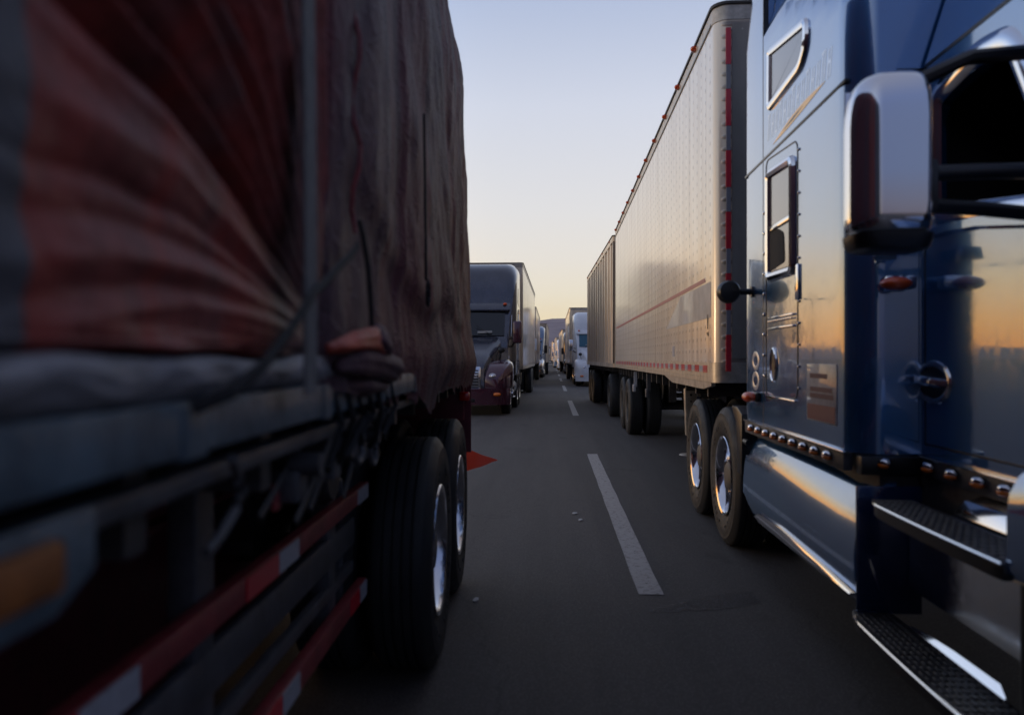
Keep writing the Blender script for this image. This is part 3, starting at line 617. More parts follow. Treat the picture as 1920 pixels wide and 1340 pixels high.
# --- the white truck and the rest of the right row
tractor('semi_truck', 'white road tractor with teal-tinted windshield, facing the camera behind the corrugated trailer', 1.12, 40.2, -.004, 1, 'whitep', 'whitep', 'chrome', 'oncoming road tractors', True, 3.9, glass='litglass', mirror_u=-.25)
trailer('box_trailer', 'cream box trailer coupled behind the white road tractor', .97, 44.4, 0.0, 1, 13.5, 1.1, 4.2, 'tan', group='box trailers in the queue', axles=(55, 56.3), lights=5)
tractor('semi_truck', 'dark road tractor behind the trailer of the white truck', 1.05, 72.0, 0, 1, 'slate', 'slate', 'black', 'oncoming road tractors', False, 3.9)
trailer('box_trailer', 'pale box trailer third in the right-hand queue, past the white truck', .95, 76.4, -.012, 1, 14, 1.1, 4.15, 'tan2', group='box trailers in the queue', axles=(87, 88.3), lights=3)
tractor('semi_truck', 'white road tractor deep in the right-hand queue, fourth tractor on that side', .62, 98.0, -.012, 1, 'whitep', 'whitep', 'whitep', 'oncoming road tractors', False, 3.8)
trailer('box_trailer', 'pale box trailer fourth in the right-hand queue', .5, 102.4, -.012, 1, 13, 1.1, 4.1, 'tan2', group='box trailers in the queue', lights=0)
tractor('semi_truck', 'distant pale blue road tractor, fifth in the right-hand queue', .22, 122, -.02, 1, 'bluep', 'bluep', 'bluep', 'oncoming road tractors', False, 3.8)
trailer('box_trailer', 'distant pale box trailer, fifth in the right-hand queue', .10, 126.4, -.02, 1, 13, 1.1, 4.1, 'tan', group='box trailers in the queue', lights=0)
trailer('box_trailer', 'brownish box trailer closing the gap between the rows at the far end of the road', -1.7, 156, -.02, 1, 13, 1.0, 3.75, 'container', group='box trailers in the queue', lights=0, axles=(158,))
trailer('box_trailer', 'pale box trailer at the far end, to the right of the brownish one', 1.1, 160, -.02, 1, 13, 1.1, 4.0, 'tan2', group='box trailers in the queue', lights=0)

# ================================================================== LEFT ROW (beyond the flatbed)
LX = lambda Y: -.965+.0085*(Y-20)
tractor('semi_truck', 'slate and maroon road tractor with maroon mirrors facing the camera behind the flatbed', LX(19.55)-.0, 19.55, .0085, -1, 'slate', 'maroon', 'maroon', 'oncoming road tractors', True, 4.08, mirror_u=-.17)
trailer('box_trailer', 'tan box trailer coupled behind the slate and maroon tractor', LX(24)+.06, 24.0, .0085, -1, 12.0, 1.08, 4.26, 'tan', group='box trailers in the queue', axles=(33.0, 34.2), lights=0, landing=26.6)
tractor('semi_truck', 'road tractor with white mirrors behind the tan trailer of the left-hand queue', -.98, 38.4, 0, -1, 'whitep', 'whitep', 'whitep', 'oncoming road tractors', True, 3.8, mirror_u=-.22)
trailer('box_trailer', 'tan box trailer second in the left-hand queue', -.86, 42.8, 0.002, -1, 13.0, 1.1, 4.15, 'tan', rails='container', group='box trailers in the queue', axles=(53, 54.2), lights=0)
tractor('semi_truck', 'pale blue road tractor with chrome bumper, third in the left-hand queue', -.55, 57.5, .01, -1, 'bluep', 'alu', 'black', 'oncoming road tractors', True, 3.85)
trailer('box_trailer', 'brown box trailer third in the left-hand queue', -.42, 61.9, .01, -1, 13, 1.1, 4.1, 'container', rails='container', group='box trailers in the queue', axles=(72, 73.2), lights=0)
tractor('semi_truck', 'distant dark road tractor with white mirrors, fourth in the left-hand queue', -.38, 77, .01, -1, 'slate', 'slate', 'whitep', 'oncoming road tractors', False, 3.5)
trailer('box_trailer', 'distant brown box trailer, fourth in the left-hand queue', -.36, 81.4, -.01, -1, 13, 1.1, 3.9, 'container', rails='container', group='box trailers in the queue', lights=0)

# ================================================================== THE BLUE TRUCK
B = root('semi_truck', BX(2.2), 2.2, .01, 'big glossy blue sleeper tractor with chrome mirror and steps, nearest truck on the right', 'truck', None, 1)
# sleeper body: plan rings with a rounded front corner and a flared fairing crease
def zc(y): return 3.34-.36*max(0, min(1.1, 4.5-y))
def sm(x): x = max(0, min(1, x)); return x*x*(3-2*x)
rings = []
zs = [1.005, 1.3, 1.8, 2.3, 2.572]+[2.59+.08*i for i in range(21)]
for z in zs:
    P = []
    for i in range(15):
        y = 4.83-1.28*i/14; P.append((.055*sm((z-zc(y))/.09)+.12*max(0, z-zc(y)-.05), y, z))
    e = P[-1][0]
    for a in range(10, 91, 10): P.append((e+.13*(1-math.cos(R(a))), 3.55-.17*math.sin(R(a))-.012*math.sin(R(a)), z))
    P += [(1.0, 3.34, z), (1.6, 3.34, z), (2.3, 3.36, z), (2.48, 3.5, z), (2.5, 4.83, z)]
    rings.append(P)
slp = obj('sleeper', MB().loft(rings), 'blue', B, 32)
se = MB().box(-.0035, .03, 3.46, 5.30, 2.573, 2.589, .002); se.box(.0, .03, 4.832, 4.846, 1.0, 3.9); se.box(.16, .30, 3.333, 3.35, 2.56, 2.58); obj('panel_seam', se, 'black', B)
ext = MB(); 
ext.loft([[(0.0, 4.85, z), (.0, 5.20, z), (.012, 5.31, z), (.045, 5.33, z), (.045, 4.85, z)] for z in (1.005, 2.572)]); ext.loft([[(0.0+.10*max(0, z-3.4), 4.85, z), (.0+.10*max(0, z-3.4), 5.20, z), (.012+.1*max(0, z-3.4), 5.31, z), (.06+.1*max(0, z-3.4), 5.33, z), (.06+.1*max(0, z-3.4), 4.85, z)] for z in (2.59, 3.4, 3.9)]); ex_ = obj('side_extender', ext, 'blue', B, 30)
o8 = MB()
for zc_ in (1.385, 1.262):
    P = [(5.03+.085*math.cos(2*math.pi*k/24), zc_+.06*math.sin(2*math.pi*k/24)) for k in range(24)]; ringplate(o8, P, .03, .002, 0)
obj('number_decal', o8, 'logo', ex_)
# upper and lower sleeper windows
wf = MB(); pl = roundpoly([(4.71, 2.82), (4.70, 3.19), (3.97, 3.075), (3.97, 2.93), (4.08, 2.845)], .055); inn = ringplate(wf, pl, .052, .022, -.0)
w1 = obj('upper_window', wf, 'chrome', B); obj('pane', MB().prism([tuple(p) for p in inn], 'u', -.005, .001), 'tintglass', w1)
wf = MB(); pl = roundpoly([(4.725, 1.84), (4.725, 2.49), (4.19, 2.46), (4.19, 1.83)], .07); inn = ringplate(wf, pl, .055, .026, -.0)
w2 = obj('vent_window', wf, 'chrome', B); obj('pane', MB().prism([tuple(p) for p in inn], 'u', -.005, .001), 'tintglass', w2)
vd = MB().prism(roundpoly([(4.66, 1.90), (4.66, 2.13), (4.50, 2.12), (4.38, 2.08), (4.36, 1.92)], .03), 'u', -.008, -.004); obj('vent_opening', vd, 'interior', w2); vb = MB().box(-.016, -.004, 4.24, 4.67, 2.125, 2.15, .003); obj('window_bar', vb, 'chrome', w2)
ld = MB(); ringplate(ld, roundpoly([(4.775, 1.16), (4.775, 2.565), (4.14, 2.52), (4.14, 1.19)], .07), .011, .004, 0); d_ = obj('luggage_door_seal', ld, 'black', B)
hg = MB()
for z in (1.625, 1.565): hg.box(-.014, 0, 4.20, 4.70, z, z+.011, .003)
for k in range(12): hg.ball((-.012, 4.23+.04*k, 1.612), (.006, .012, .007), 6, 4)
for k in range(9): hg.ball((-.004, 4.805, 1.30+k*.12), (.008, .012, .012), 8, 5); 
for k in range(12): hg.ball((-.003, 4.12, 1.25+k*.11), (.006, .008, .008), 8, 5)
hg.box(-.012, 0, 4.17, 4.74, 1.175, 1.187, .003); hg.box(-.012, 0, 4.11, 4.16, 1.70, 1.88, .004); obj('hinge', hg, 'chrome', B)
lt = MB(); P = [(4.60+.065*math.cos(2*math.pi*k/20), 1.365+.10*math.sin(2*math.pi*k/20)) for k in range(20)]; inn = ringplate(lt, P, .018, .012, 0); l_ = obj('latch', lt, 'chrome', B); obj('latch_pocket', MB().prism([tuple(p) for p in inn], 'u', -.003, .001), 'black', l_)
# placard
pc = MB().box(-.004, 0, 3.565, 3.985, 1.105, 1.375, .001); p_ = obj('placard', pc, 'placard', B); obj('placard_band', MB().box(-.0055, -.0035, 3.58, 3.97, 1.112, 1.185), 'placardred', p_)
tx = MB()
for z, n in ((1.318, 6), (1.255, 9), (1.225, 9)):
    y = 3.93
    for k in range(n*2):
        l = random.uniform(.012, .022); tx.box(-.0056, -.0036, y-l, y, z-.010, z+.012, 0); y -= l+.006
        if y < 3.62: break
    if n == 6 or z < 1.23: obj('placard_lettering', tx, 'placardtxt', p_); tx = MB()
# faded slanted lettering and the flame-like stripe
lg = MB(); y = 4.74; k = 0
while y > 3.66:
    wd = .052; z0 = 2.665; hgt = .125+.02*(k % 3 == 0)
    for dy in (0, wd*.62): lg.prism([(y-dy, z0), (y-dy-.014, z0), (y-dy-.044, z0+hgt), (y-dy-.03, z0+hgt)], 'u', -.0008, .0)
    zz = z0+(hgt-.014, .5*hgt, 0)[k % 3]; lg.prism([(y-.012, zz), (y-wd, zz), (y-wd-.004, zz+.014), (y-.016, zz+.014)], 'u', -.0007, 0)
    y -= wd+.028; k += 1
obj('side_lettering', lg, 'fadedlogo', B)
sw = MB(); P = [(4.62-.9*i/16, 2.615+.05*i/16+.030*math.sin(math.pi*i/16)) for i in range(17)]; Q = [(4.62-.9*i/16, 2.615+.05*i/16-.008*math.sin(math.pi*i/16)) for i in range(17)][::-1]
sw.prism(P+Q[1:-1], 'u', -.0018, 0); s_ = obj('stripe_decal', sw, 'yellow', B); 
sw = MB().prism([(4.42, 2.636), (4.2, 2.655), (4.05, 2.66), (4.22, 2.642)], 'u', -.0026, -.001); obj('stripe_core', sw, 'black', s_)
cs = MB()
for (a, b_) in (((4.50, 3.40), (4.40, 3.62)), ((4.40, 3.46), (4.36, 3.60)), ((4.31, 3.45), (4.27, 3.58)), ((4.21, 3.44), (4.17, 3.55)), ((4.12, 3.43), (4.05, 3.60))):
    um = .055+.12*max(0, 3.5-zc(a[0])-.05); cs.tube([(um+.12*(a[1]-3.5)-.001, a[0], a[1]), (um+.12*(.5*(a[1]+b_[1])-3.5)-.004, .5*(a[0]+b_[0])+.015, .5*(a[1]+b_[1])), (um+.12*(b_[1]-3.5)-.001, b_[0], b_[1])], .01, 6, (.016, .006))
obj('roof_lettering', cs, 'logo', B)
# lamps on the sleeper and its lower trim
def bullet(u, y, z, par, name='marker_light', s=1.0):
    c_ = MB().ball((u, y, z+.006*s), (.026*s, .036*s, .018*s), 12, 7); o = obj(name, c_, 'chrome', par); obj('lens', MB().ball((u-.007*s, y, z-.006*s), (.022*s, .033*s, .015*s), 12, 7), 'amber', o)
tr = MB().box(-.010, .03, 3.46, 5.27, .925, 1.0, .004); tr.box(-.018, .02, 3.44, 5.28, .996, 1.004, .002); t1 = obj('lower_trim', tr, 'grey', B)
cl = MB().box(-.020, .0, 3.44, 5.28, 1.004, 1.010, .001); obj('trim_edge', cl, 'chrome', t1)
for k in range(9): bullet(-.016, 5.06-.178*k, .968, B)
tr = MB().box(.255, .30, 1.9, 3.32, .925, 1.0, .004); t2 = obj('lower_trim', tr, 'grey', B); cl = MB().box(.240, .28, 1.9, 3.32, 1.0, 1.007, .001); obj('trim_edge', cl, 'chrome', t2)
for y in (3.25, 3.06, 2.87, 2.70, 2.52): bullet(.248, y, .968, B)
tr = MB().box(.02, .27, 3.335, 3.40, .925, 1.0, .004); obj('lower_trim', tr, 'black', B); bullet(.11, 3.33, .972, B)
al = MB().ball((-.045, 4.98, 1.165), (.05, .075, .034), 14, 8); a_ = obj('turn_signal', al, 'orange', B); obj('lamp_base', MB().box(-.03, .0, 4.90, 4.98, 1.135, 1.195, .01), 'black', a_)
kb = MB().lathe([(-.05, .02), (-.045, .06), (-.02, .072), (.02, .072), (.035, .05), (.04, .0)], (-.15, 5.10, 1.82), 'y', 24); kb.tube([(-.09, 5.10, 1.82), (.0, 5.10, 1.82)], .02, 8); kb.lathe([(-.012, .035), (0, .035)], (-.0, 5.1, 1.82), 'u', 12); obj('work_lamp', kb, 'black', B)
fl = MB().ball((.13, 3.27, 1.700), (.062, .05, .028), 14, 8); f_ = obj('turn_signal', fl, 'orange', B); obj('lamp_base', MB().box(.10, .22, 3.28, 3.35, 1.68, 1.735, .012), 'chrome', f_)
fh = MB().loft([[(.055, 3.30, 1.80), (.145, 3.30, 1.80), (.135, 3.34, 1.80), (.065, 3.34, 1.80)], [(.075, 3.28, 1.845), (.14, 3.28, 1.85), (.135, 3.34, 1.85), (.075, 3.34, 1.845)]]); obj('spotlight_cap', fh, 'chrome', B)
# cab with open side window
u0 = .27
cabp = MB()
def wall(poly, ua=u0, ub=u0+.05): cabp.prism(poly, 'u', ua, ub)
wall([(3.36, 1.005), (3.36, 1.955), (3.25, 1.945), (2.45, 1.84), (2.2, 1.70), (1.9, 1.6), (1.9, 1.005)])
wall([(3.36, 1.956), (3.36, 2.575), (3.26, 2.575), (3.255, 1.947)])
top = [(3.2595, 2.575)]+[(3.2595, 2.34), (3.22, 2.39), (3.10, 2.42), (2.90, 2.435), (2.74, 2.41), (2.58, 2.30), (2.30, 1.82)]+[(2.2, 1.78), (2.30, 2.2), (2.5, 2.45), (2.68, 2.575)]
wall(top)
cb = obj('cab', cabp, 'blue', B, 30); cabp = MB(); wall([(3.36, 1.005), (3.36, 2.575), (2.7, 2.575), (2.2, 1.7), (1.9, 1.6), (1.9, 1.005)], 2.18, 2.23); obj('cab_side', cabp, 'blue', B, 30)
rfc = MB().loft([[(u0+.0+.14*s, 3.33, 2.592+.45*s), (u0+.0+.14*s, 2.45+.34*s, 2.592+.45*s), (u0+.3+.1*s, 2.3+.36*s, 2.592+.45*s), (1.25, 2.2+.36*s, 2.592+.45*s), (2.0, 2.3+.36*s, 2.592+.45*s), (2.23-.14*s, 2.45+.34*s, 2.592+.45*s), (2.23-.14*s, 3.33, 2.592+.45*s)] for s in (0, .25, .5, 1, 1.5, 2.2)]); obj('roof_fairing', rfc, 'blue', B, 45)
sm2 = MB().box(u0-.002, u0+.04, 2.66, 3.33, 2.576, 2.591); obj('panel_seam', sm2, 'black', cb)
it = MB().box(u0+.06, 2.17, 3.30, 3.33, 1.0, 2.57); it.box(u0+.055, 2.17, 1.95, 3.30, 1.01, 1.10); it.box(u0+.06, 2.17, 2.35, 3.30, 2.545, 2.57); it.prism([(1.95, 1.1), (2.3, 1.1), (2.3, 1.95), (1.95, 1.8)], 'u', u0+.06, 2.17); obj('interior', it, 'interior', cb)
sc_ = MB().box(.50, .98, 2.86, 3.0, 1.55, 2.25, .05); sc_.box(.5, .98, 2.45, 2.95, 1.45, 1.58, .04); sc_.box(.64, .84, 2.88, 2.98, 2.27, 2.45, .04); obj('seat', sc_, 'seatcloth', cb)
swl = MB().tube([(.74+.22*math.cos(a), 2.36+.08*math.sin(a), 1.93+.21*math.sin(a)) for a in [2*math.pi*k/24 for k in range(25)]], .015, 8); obj('steering_wheel', swl, 'black', cb)
ws2 = MB().grid(lambda a, b: (a, 2.2+.45*b-.06*(1-((a-1.25)/1.0)**2), 1.72+.84*b), [.33+.15*k for k in range(13)], [0, .5, 1]); obj('windshield', ws2, 'glass', B)
ch = MB(); wpl = roundpoly([(3.285, 1.915), (3.285, 2.47), (2.95, 2.535), (2.68, 2.50), (2.28, 1.78)], .10, 8)
ringplate(ch, wpl, .095, .020, u0); obj('window_frame', ch, 'chrome', cb)
mo = MB().loft([[(u0, y, z-.03), (u0-.022, y, z-.018), (u0-.022, y, z+.012), (u0, y, z+.022)] for y, z in ((3.35, 1.905), (3.1, 1.90), (2.9, 1.885), (2.6, 1.84), (2.3, 1.77))]); obj('sill_moulding', mo, 'blue', cb)
ds = MB().box(u0-.0015, u0+.01, 3.325, 3.335, 1.05, 1.93); ds.box(u0-.0015, u0+.01, 1.9, 3.33, 1.05, 1.058); obj('door_seam', ds, 'black', cb)
# door handle in its oval recess
P = [(3.255+.145*math.cos(2*math.pi*k/32), 1.305+.088*math.sin(2*math.pi*k/32)) for k in range(32)]; dh = MB(); inn = ringplate(dh, P, .028, .010, u0); d1 = obj('door_handle_bezel', dh, 'alu', B)
obj('handle_recess', MB().prism([tuple(p) for p in inn], 'u', u0-.003, u0+.001), 'black', d1); obj('handle', MB().tube([(u0-.004, 3.375, 1.315), (u0-.03, 3.34, 1.316), (u0-.034, 3.25, 1.312), (u0-.03, 3.16, 1.306), (u0-.004, 3.135, 1.302)], .012, 8, (.011, .017)), 'chrome', d1)
# mirror
mh = MB(); rr_ = []
for z, k_, dy in ((1.765, .80, 0), (1.78, .95, 0), (1.82, 1, 0), (1.95, 1.0, .0), (2.08, 1.0, 0), (2.13, .985, .0), (2.17, .95, .0), (2.205, .88, .006), (2.23, .76, .012), (2.247, .58, .02), (2.256, .30, .03)):
    P = []
    for j in range(32):
        a = 2*math.pi*j/32; ca, sa = math.cos(a), math.sin(a); e = .42 if ca > 0 else .62
        P.append((-.235+(.05*(1-k_) if z > 2 else 0)+.113*k_*math.copysign(abs(ca)**e, ca), 2.43+dy+.085*k_*(1 if ca > 0 else 1-.35*ca*ca*(sa < 0))*math.copysign(abs(sa)**(.75 if sa < 0 else .3), sa), z))
    rr_.append(P)
mo_ = obj('mirror', mh.loft(rr_), 'chrome', B, 50)
mb_ = MB(); rr_ = []
for z, k_ in ((1.715, .70), (1.722, .88), (1.74, .97), (1.766, 1.0)):
    P = []
    for j in range(32):
        a = 2*math.pi*j/32; ca, sa = math.cos(a), math.sin(a); e = .42; P.append((-.235+.115*k_*math.copysign(abs(ca)**e, ca), 2.43+.088*k_*math.copysign(abs(sa)**(.75 if sa < 0 else .3), sa), z))
    rr_.append(P)
obj('mirror_base', mb_.loft(rr_), 'black', mo_)
obj('mirror_glass', MB().box(-.33, -.14, 2.514, 2.519, 1.79, 2.22, .002), 'chrome', mo_)
ma = MB().tube([(-.15, 2.42, 1.945), (.05, 2.44, 1.955), (.29, 2.46, 1.96)], .02, 10, (.024, .024)); ma.tube([(-.15, 2.43, 1.855), (.05, 2.45, 1.845), (.29, 2.50, 1.83)], .02, 10, (.026, .022)); ma.box(-.16, -.10, 2.39, 2.48, 1.82, 1.99, .02)
ma.tube([(-.15, 2.46, 2.225), (-.08, 2.47, 2.26), (.03, 2.5, 2.315), (.29, 2.58, 2.36)], .02, 8, (.03, .022)); obj('mirror_arm', ma, 'black', mo_)
# lower fairing, its trim, steps and polished panels
sk = MB(); prof = [(.15, .925), (.11, .917), (.075, .895), (.048, .862), (.028, .82), (.013, .77), (.004, .72), (-.002, .66), (-.006, .60), (-.006, .52), (.006, .44), (.03, .385), (.05, .365), (.14, .36)]
rings = []
for y, tp_, bt in ((5.34, .10, .10), (5.31, .05, .05), (5.26, .015, .02), (5.15, 0, 0), (4.6, 0, 0), (4.0, 0, 0), (3.6, 0, 0), (3.352, 0, 0)):
    sw_ = .10*max(0, (4.4-y))*.28
    rings.append([(u+(sw_*.35 if z > .75 else 0)+(.016*math.sin((y-3.2)*3.0)+.03*sm((4.3-y)/1.2))*sm((z-.55)/.3)*sm((y-3.30)/.2)*.9, y, z-(tp_ if z > .8 else 0)+(bt if z < .5 else 0)-(sw_ if z > .8 else 0)) for u, z in prof])
skb = obj('lower_fairing', sk.loft(rings), 'blue', B, 40)
tm = MB().loft([[(-.014, y, z-h_), (-.020, y, z), (-.012, y, z+h_), (.004, y, z+h_), (.004, y, z-h_)] for y, z, h_ in ((5.0, .43, .004), (4.9, .44, .028), (4.4, .443, .030), (3.8, .435, .018), (3.37, .43, .004))]); obj('fairing_trim', tm, 'chrome', skb)
fx = MB().box(.0, .26, 3.335, 3.352, .36, .88, .004); obj('fairing_end', fx, 'navy', skb)
bx = MB().box(.10, .26, 3.36, 5.4, .40, 1.0); bx.box(.26, .5, 1.9, 5.4, .80, 1.0); obj('chassis_cover', bx, 'darksteel', B)
def step(z, y0_, y1_, ui, bow, name='step'):
    N = 16; out = [(-.015-bow*math.sin(math.pi*(.25+.6*i/N)), y0_+(y1_-y0_)*i/N) for i in range(N+1)]
    out[-1] = (out[-1][0]+.03, y1_); out[-2] = (out[-2][0]+.008, out[-2][1])
    s = MB().prism(out+[(ui, y1_), (ui, y0_)], 'z', z-.05, z-.012, .004); o = obj(name, s, 'chrome' if 0 else 'black', B)
    p = MB().prism([(a+.004, b_) for a, b_ in out]+[(ui, y1_-.01), (ui, y0_+.01)], 'z', z-.011, z, .002)
    yy = y0_+.03
    while yy < y1_-.05:
        f = (yy-y0_)/(y1_-y0_); ue = -.015-bow*math.sin(math.pi*(.25+.6*f))
        uu = ue+.022
        while uu < ui-.02: p.box(uu, uu+.014, yy, yy+.034, z-.001, z+.004, .0015, 1); uu += .024
        yy += .046
    obj('tread_surface', p, 'tread', o)
    e = MB().tube([(a-.002, b_, z-.004) for a, b_ in out], .006, 6); obj('step_edge', e, 'alu', o)
step(.855, 2.2, 3.17, .15, .02); step(.365, 2.05, 3.36, .14, .035)
pp = MB().box(.205, .215, 2.2, 3.33, .47, .80); obj('kick_panel', pp, 'alu', B)
pp = MB().loft([[(.135, y, .366), (.135+w_, y, .366+w_*1.2), (.14+w_, y, .36+w_*.9), (.14, y, .355)] for y, w_ in ((2.50, .004), (2.56, .020), (2.85, .018), (3.05, .012), (3.16, .004))]); obj('lower_scuff_plate', pp, 'chrome', B)
pp = MB().prism([(.155, .862), (.19, .91), (.255, .925), (.255, .90), (.2, .885), (.165, .855)], 'y', 2.15, 2.85, .003); obj('upper_scuff_plate', pp, 'chrome', B)
# rear wheels, quarter fender, frame
for ya in (6.17, 7.40): wheel(B, .02, ya, dual=True, rim='chrome'); wheel(B, 2.48, ya, dual=True, out=1, hi=False)
qf = MB().prism([(5.42, .62), (5.42, 1.03), (5.56, 1.07), (5.75, 1.07), (5.70, 1.04), (5.58, .98), (5.54, .62)], 'u', .0, .6, .01); qf.tube([(.02, 5.40, .85), (.02, 5.30, .85)], .02, 8); obj('quarter_fender', qf, 'black', B)
fr = MB().box(.80, .90, 1.0, 8.2, .70, .98); fr.box(1.60, 1.70, 1.0, 8.2, .70, .98); fr.box(.55, 1.95, 6.1, 7.3, .98, 1.13, .03)
for ya in (6.17, 7.4): fr.tube([(.5, ya, .52), (2.0, ya, .52)], .09, 10); fr.ball((1.25, ya, .52), .2)
obj('chassis', fr, 'darksteel', B)
tk = MB().box(.30, .75, 2.1, 5.3, .38, .8, .08, 3); obj('fuel_tank', tk, 'darksteel', B)
# front fender, wheel and hood (ahead of the door)
fn = MB().loft([rrect(.42, .44, .80, 1.15+.12*math.sin(math.pi*min(1, (y-.3)/1.9)), y, .16) for y in (.3, .7, 1.2, 1.7, 2.1, 2.2)]); obj('fender', fn, 'blue', B, 50)
fb = MB().box(.0, .55, 2.13, 2.18, .30, .95, .01); obj('fender_flap', fb, 'black', B)
hdm = MB().loft([rrect(1.25, hw, z0, z1, y, .2) for y, hw, z0, z1 in ((.1, .6, .6, 1.4), (.6, .75, .7, 1.55), (1.2, .85, .8, 1.62), (1.95, .98, .95, 1.72))]); obj('hood', hdm, 'blue', B, 50)
wheel(B, .05, 1.35, dual=False, front=True, rim='chrome')

# ================================================================== THE FLATBED AND ITS TARPED LOAD
FXt = -.0333
FX = lambda Y: -.387+FXt*Y
Fb = root('flatbed_trailer', FX(2.5), 2.5, FXt, 'dark flatbed trailer with a blue-grey side rail and red guard bars, nearest on the left', 'trailer', None, -1)
dk = MB().box(.03, 2.5, -2.5, 5.45, 1.285, 1.335); obj('deck', dk, 'darksteel', Fb)
rl = MB().box(-.012, .03, -2.5, 5.40, 1.291, 1.352, .004); r_ = obj('side_rail', rl, 'rail', Fb)
pk = MB(); y = -2.2
while y < 5.3: pk.box(-.015, .035, y, y+.07, 1.286, 1.347, .004); y += .61
obj('stake_pocket', pk, 'rail', r_)
lb = MB().box(.02, .08, -2.5, 5.4, 1.236, 1.262, .004); obj('lower_rail', lb, 'grey', Fb)
mbm = MB()
for uu in (.72, 1.66): mbm.box(uu, uu+.13, -2.5, 5.4, 1.255, 1.285); mbm.box(uu+.055, uu+.075, -2.5, 5.4, .90, 1.255); mbm.box(uu, uu+.13, -2.5, 5.4, .88, .90)
obj('main_beam', mbm, 'maroonsteel', Fb)
cm = MB(); y = -2.3
while y < 5.4: cm.box(.05, 2.45, y, y+.05, 1.18, 1.284); y += .45
obj('cross_member', cm, 'darksteel', Fb)
bxu = MB().box(.95, 2.3, -2.5, 3.0, .14, 1.17, .03); obj('underbody_filler', bxu, 'maroonsteel', Fb)  # filler boxes added to hide bright ground and keep the underside dark
bxu = MB().box(.95, 1.85, 3.02, 5.3, .14, 1.17, .03); obj('underbody_filler', bxu, 'maroonsteel', Fb)
# guard bars
ga = MB().box(.225, .262, -1.5, 3.10, .862, .922, .006); g1 = obj('guard_bar', ga, 'oldred', Fb)
gb = MB().box(.225, .262, -1.5, 3.06, .492, .560, .006); g2 = obj('guard_bar', gb, 'oldred', Fb)
gc = MB().box(.262, .29, -1.5, 3.02, .70, .80, .006); gc.box(.262, .29, -1.5, 3.0, .60, .64, .004); g3 = obj('guard_plate', gc, 'grey', Fb)
gp = MB()
for y in (.4, 1.55, 2.62): gp.box(.263, .32, y, y+.10, .50, 1.18, .005)
gp.tube([(.3, 2.9, .5), (.3, 2.9, .95), (.45, 2.9, 1.15)], .02, 8); obj('guard_post', gp, 'grey', Fb)
def tapes(par, z0, z1, ws, rs):
    m = MB()
    for a, b_ in ws: m.box(.2215, .2255, a, b_, z0, z1)
    obj('white_tape', m, 'whitetape', par); m = MB()
    for a, b_ in rs: m.box(.2215, .2255, a, b_, z0, z1)
    obj('red_tape', m, 'redtape', par)
tapes(g1, .866, .918, [(2.90, 3.08), (1.96, 2.13), (1.07, 1.24), (.2, .37)], [(1.73, 1.955), (.84, 1.065)])
tapes(g2, .498, .555, [(2.93, 3.05), (1.99, 2.14), (1.1, 1.27)], [(2.78, 2.925), (1.76, 1.985), (.87, 1.09)])
# amber side lamp on a hanging bracket
br = MB().prism([(.30, 1.270), (.69, 1.270), (.69, 1.215), (.63, 1.19), (.30, 1.19)], 'u', -.006, .004, .002); b_ = obj('lamp_bracket', br, 'rail', Fb)
obj('side_lamp', MB().box(-.014, -.004, .40, .632, 1.212, 1.255, .008), 'oldamber', b_)
# webbing ends, hooks and chains under the rail
hk = MB()
def arc(c, r, a0, a1, n=12, u=.03): return [(u, c[0]+r*math.cos(R(a0+(a1-a0)*i/n)), c[1]+r*math.sin(R(a0+(a1-a0)*i/n))) for i in range(n+1)]
hk.tube([(.0, 1.92, 1.27), (.01, 1.93, 1.23)]+arc((1.88, 1.20), .045, 40, -230, 14, .01), .009, 8)
hk.tube([(-.005, 1.02, 1.27), (.0, 1.06, 1.24), (.0, 1.05, 1.20), (.0, .99, 1.175), (.0, .95, 1.165)], .007, 8)
hk.tube([(.0, 2.15, 1.27), (.02, 2.18, 1.19)]+arc((2.12, 1.16), .04, 20, -200, 12, .02), .008, 8)
obj('hook', hk, 'grey', Fb)
wb = MB()
for (ya, za, yb, zb_, uu) in ((1.72, 1.265, 1.45, 1.10, .02), (1.60, 1.265, 1.34, 1.13, .05), (1.83, 1.265, 1.62, 1.09, .04), (2.05, 1.265, 1.88, 1.07, .03), (1.40, 1.26, 1.22, 1.15, .06)):
    wb.tube([(uu, ya, za), (uu+.01, .5*(ya+yb)+.03, .5*(za+zb_)), (uu+.015, yb, zb_)], .006, 8, (.003, .008))
obj('dangling_strap', wb, 'darksteel', Fb)
rt = MB()
for y in (1.50, 1.78, 2.1): rt.box(.035, .085, y-.035, y+.035, 1.13, 1.19, .008); rt.lathe([(-.03, .022), (.03, .022)], (.03, y, 1.2), 'u', 12)
obj('strap_winch', rt, 'grey', Fb)
tg = MB().box(.07, .08, 1.44, 1.48, 1.12, 1.17, .003); tg.box(.03, .06, 1.95, 2.0, 1.17, 1.22, .004); obj('orange_tag', tg, 'oldred', Fb)
ab = MB().lathe([(-.12, .03), (-.12, .09), (-.10, .105), (.10, .105), (.12, .09), (.12, .03)], (.36, 2.6, 1.03), 'u', 20); obj('air_tank', ab, 'darksteel', Fb)
for ya in (3.72, 4.86):
    wheel(Fb, .0, ya, dual=True); wheel(Fb, 2.48, ya, dual=True, out=1, hi=False)
sp = MB()
for ya in (3.72, 4.86): sp.tube([(.5, ya, .52), (2.0, ya, .52)], .07, 10); sp.box(.72, .85, ya-.5, ya+.5, .60, .70, .01); sp.box(1.66, 1.79, ya-.5, ya+.5, .60, .70, .01); sp.ball((.62, ya-.05, .74), (.1, .1, .13))
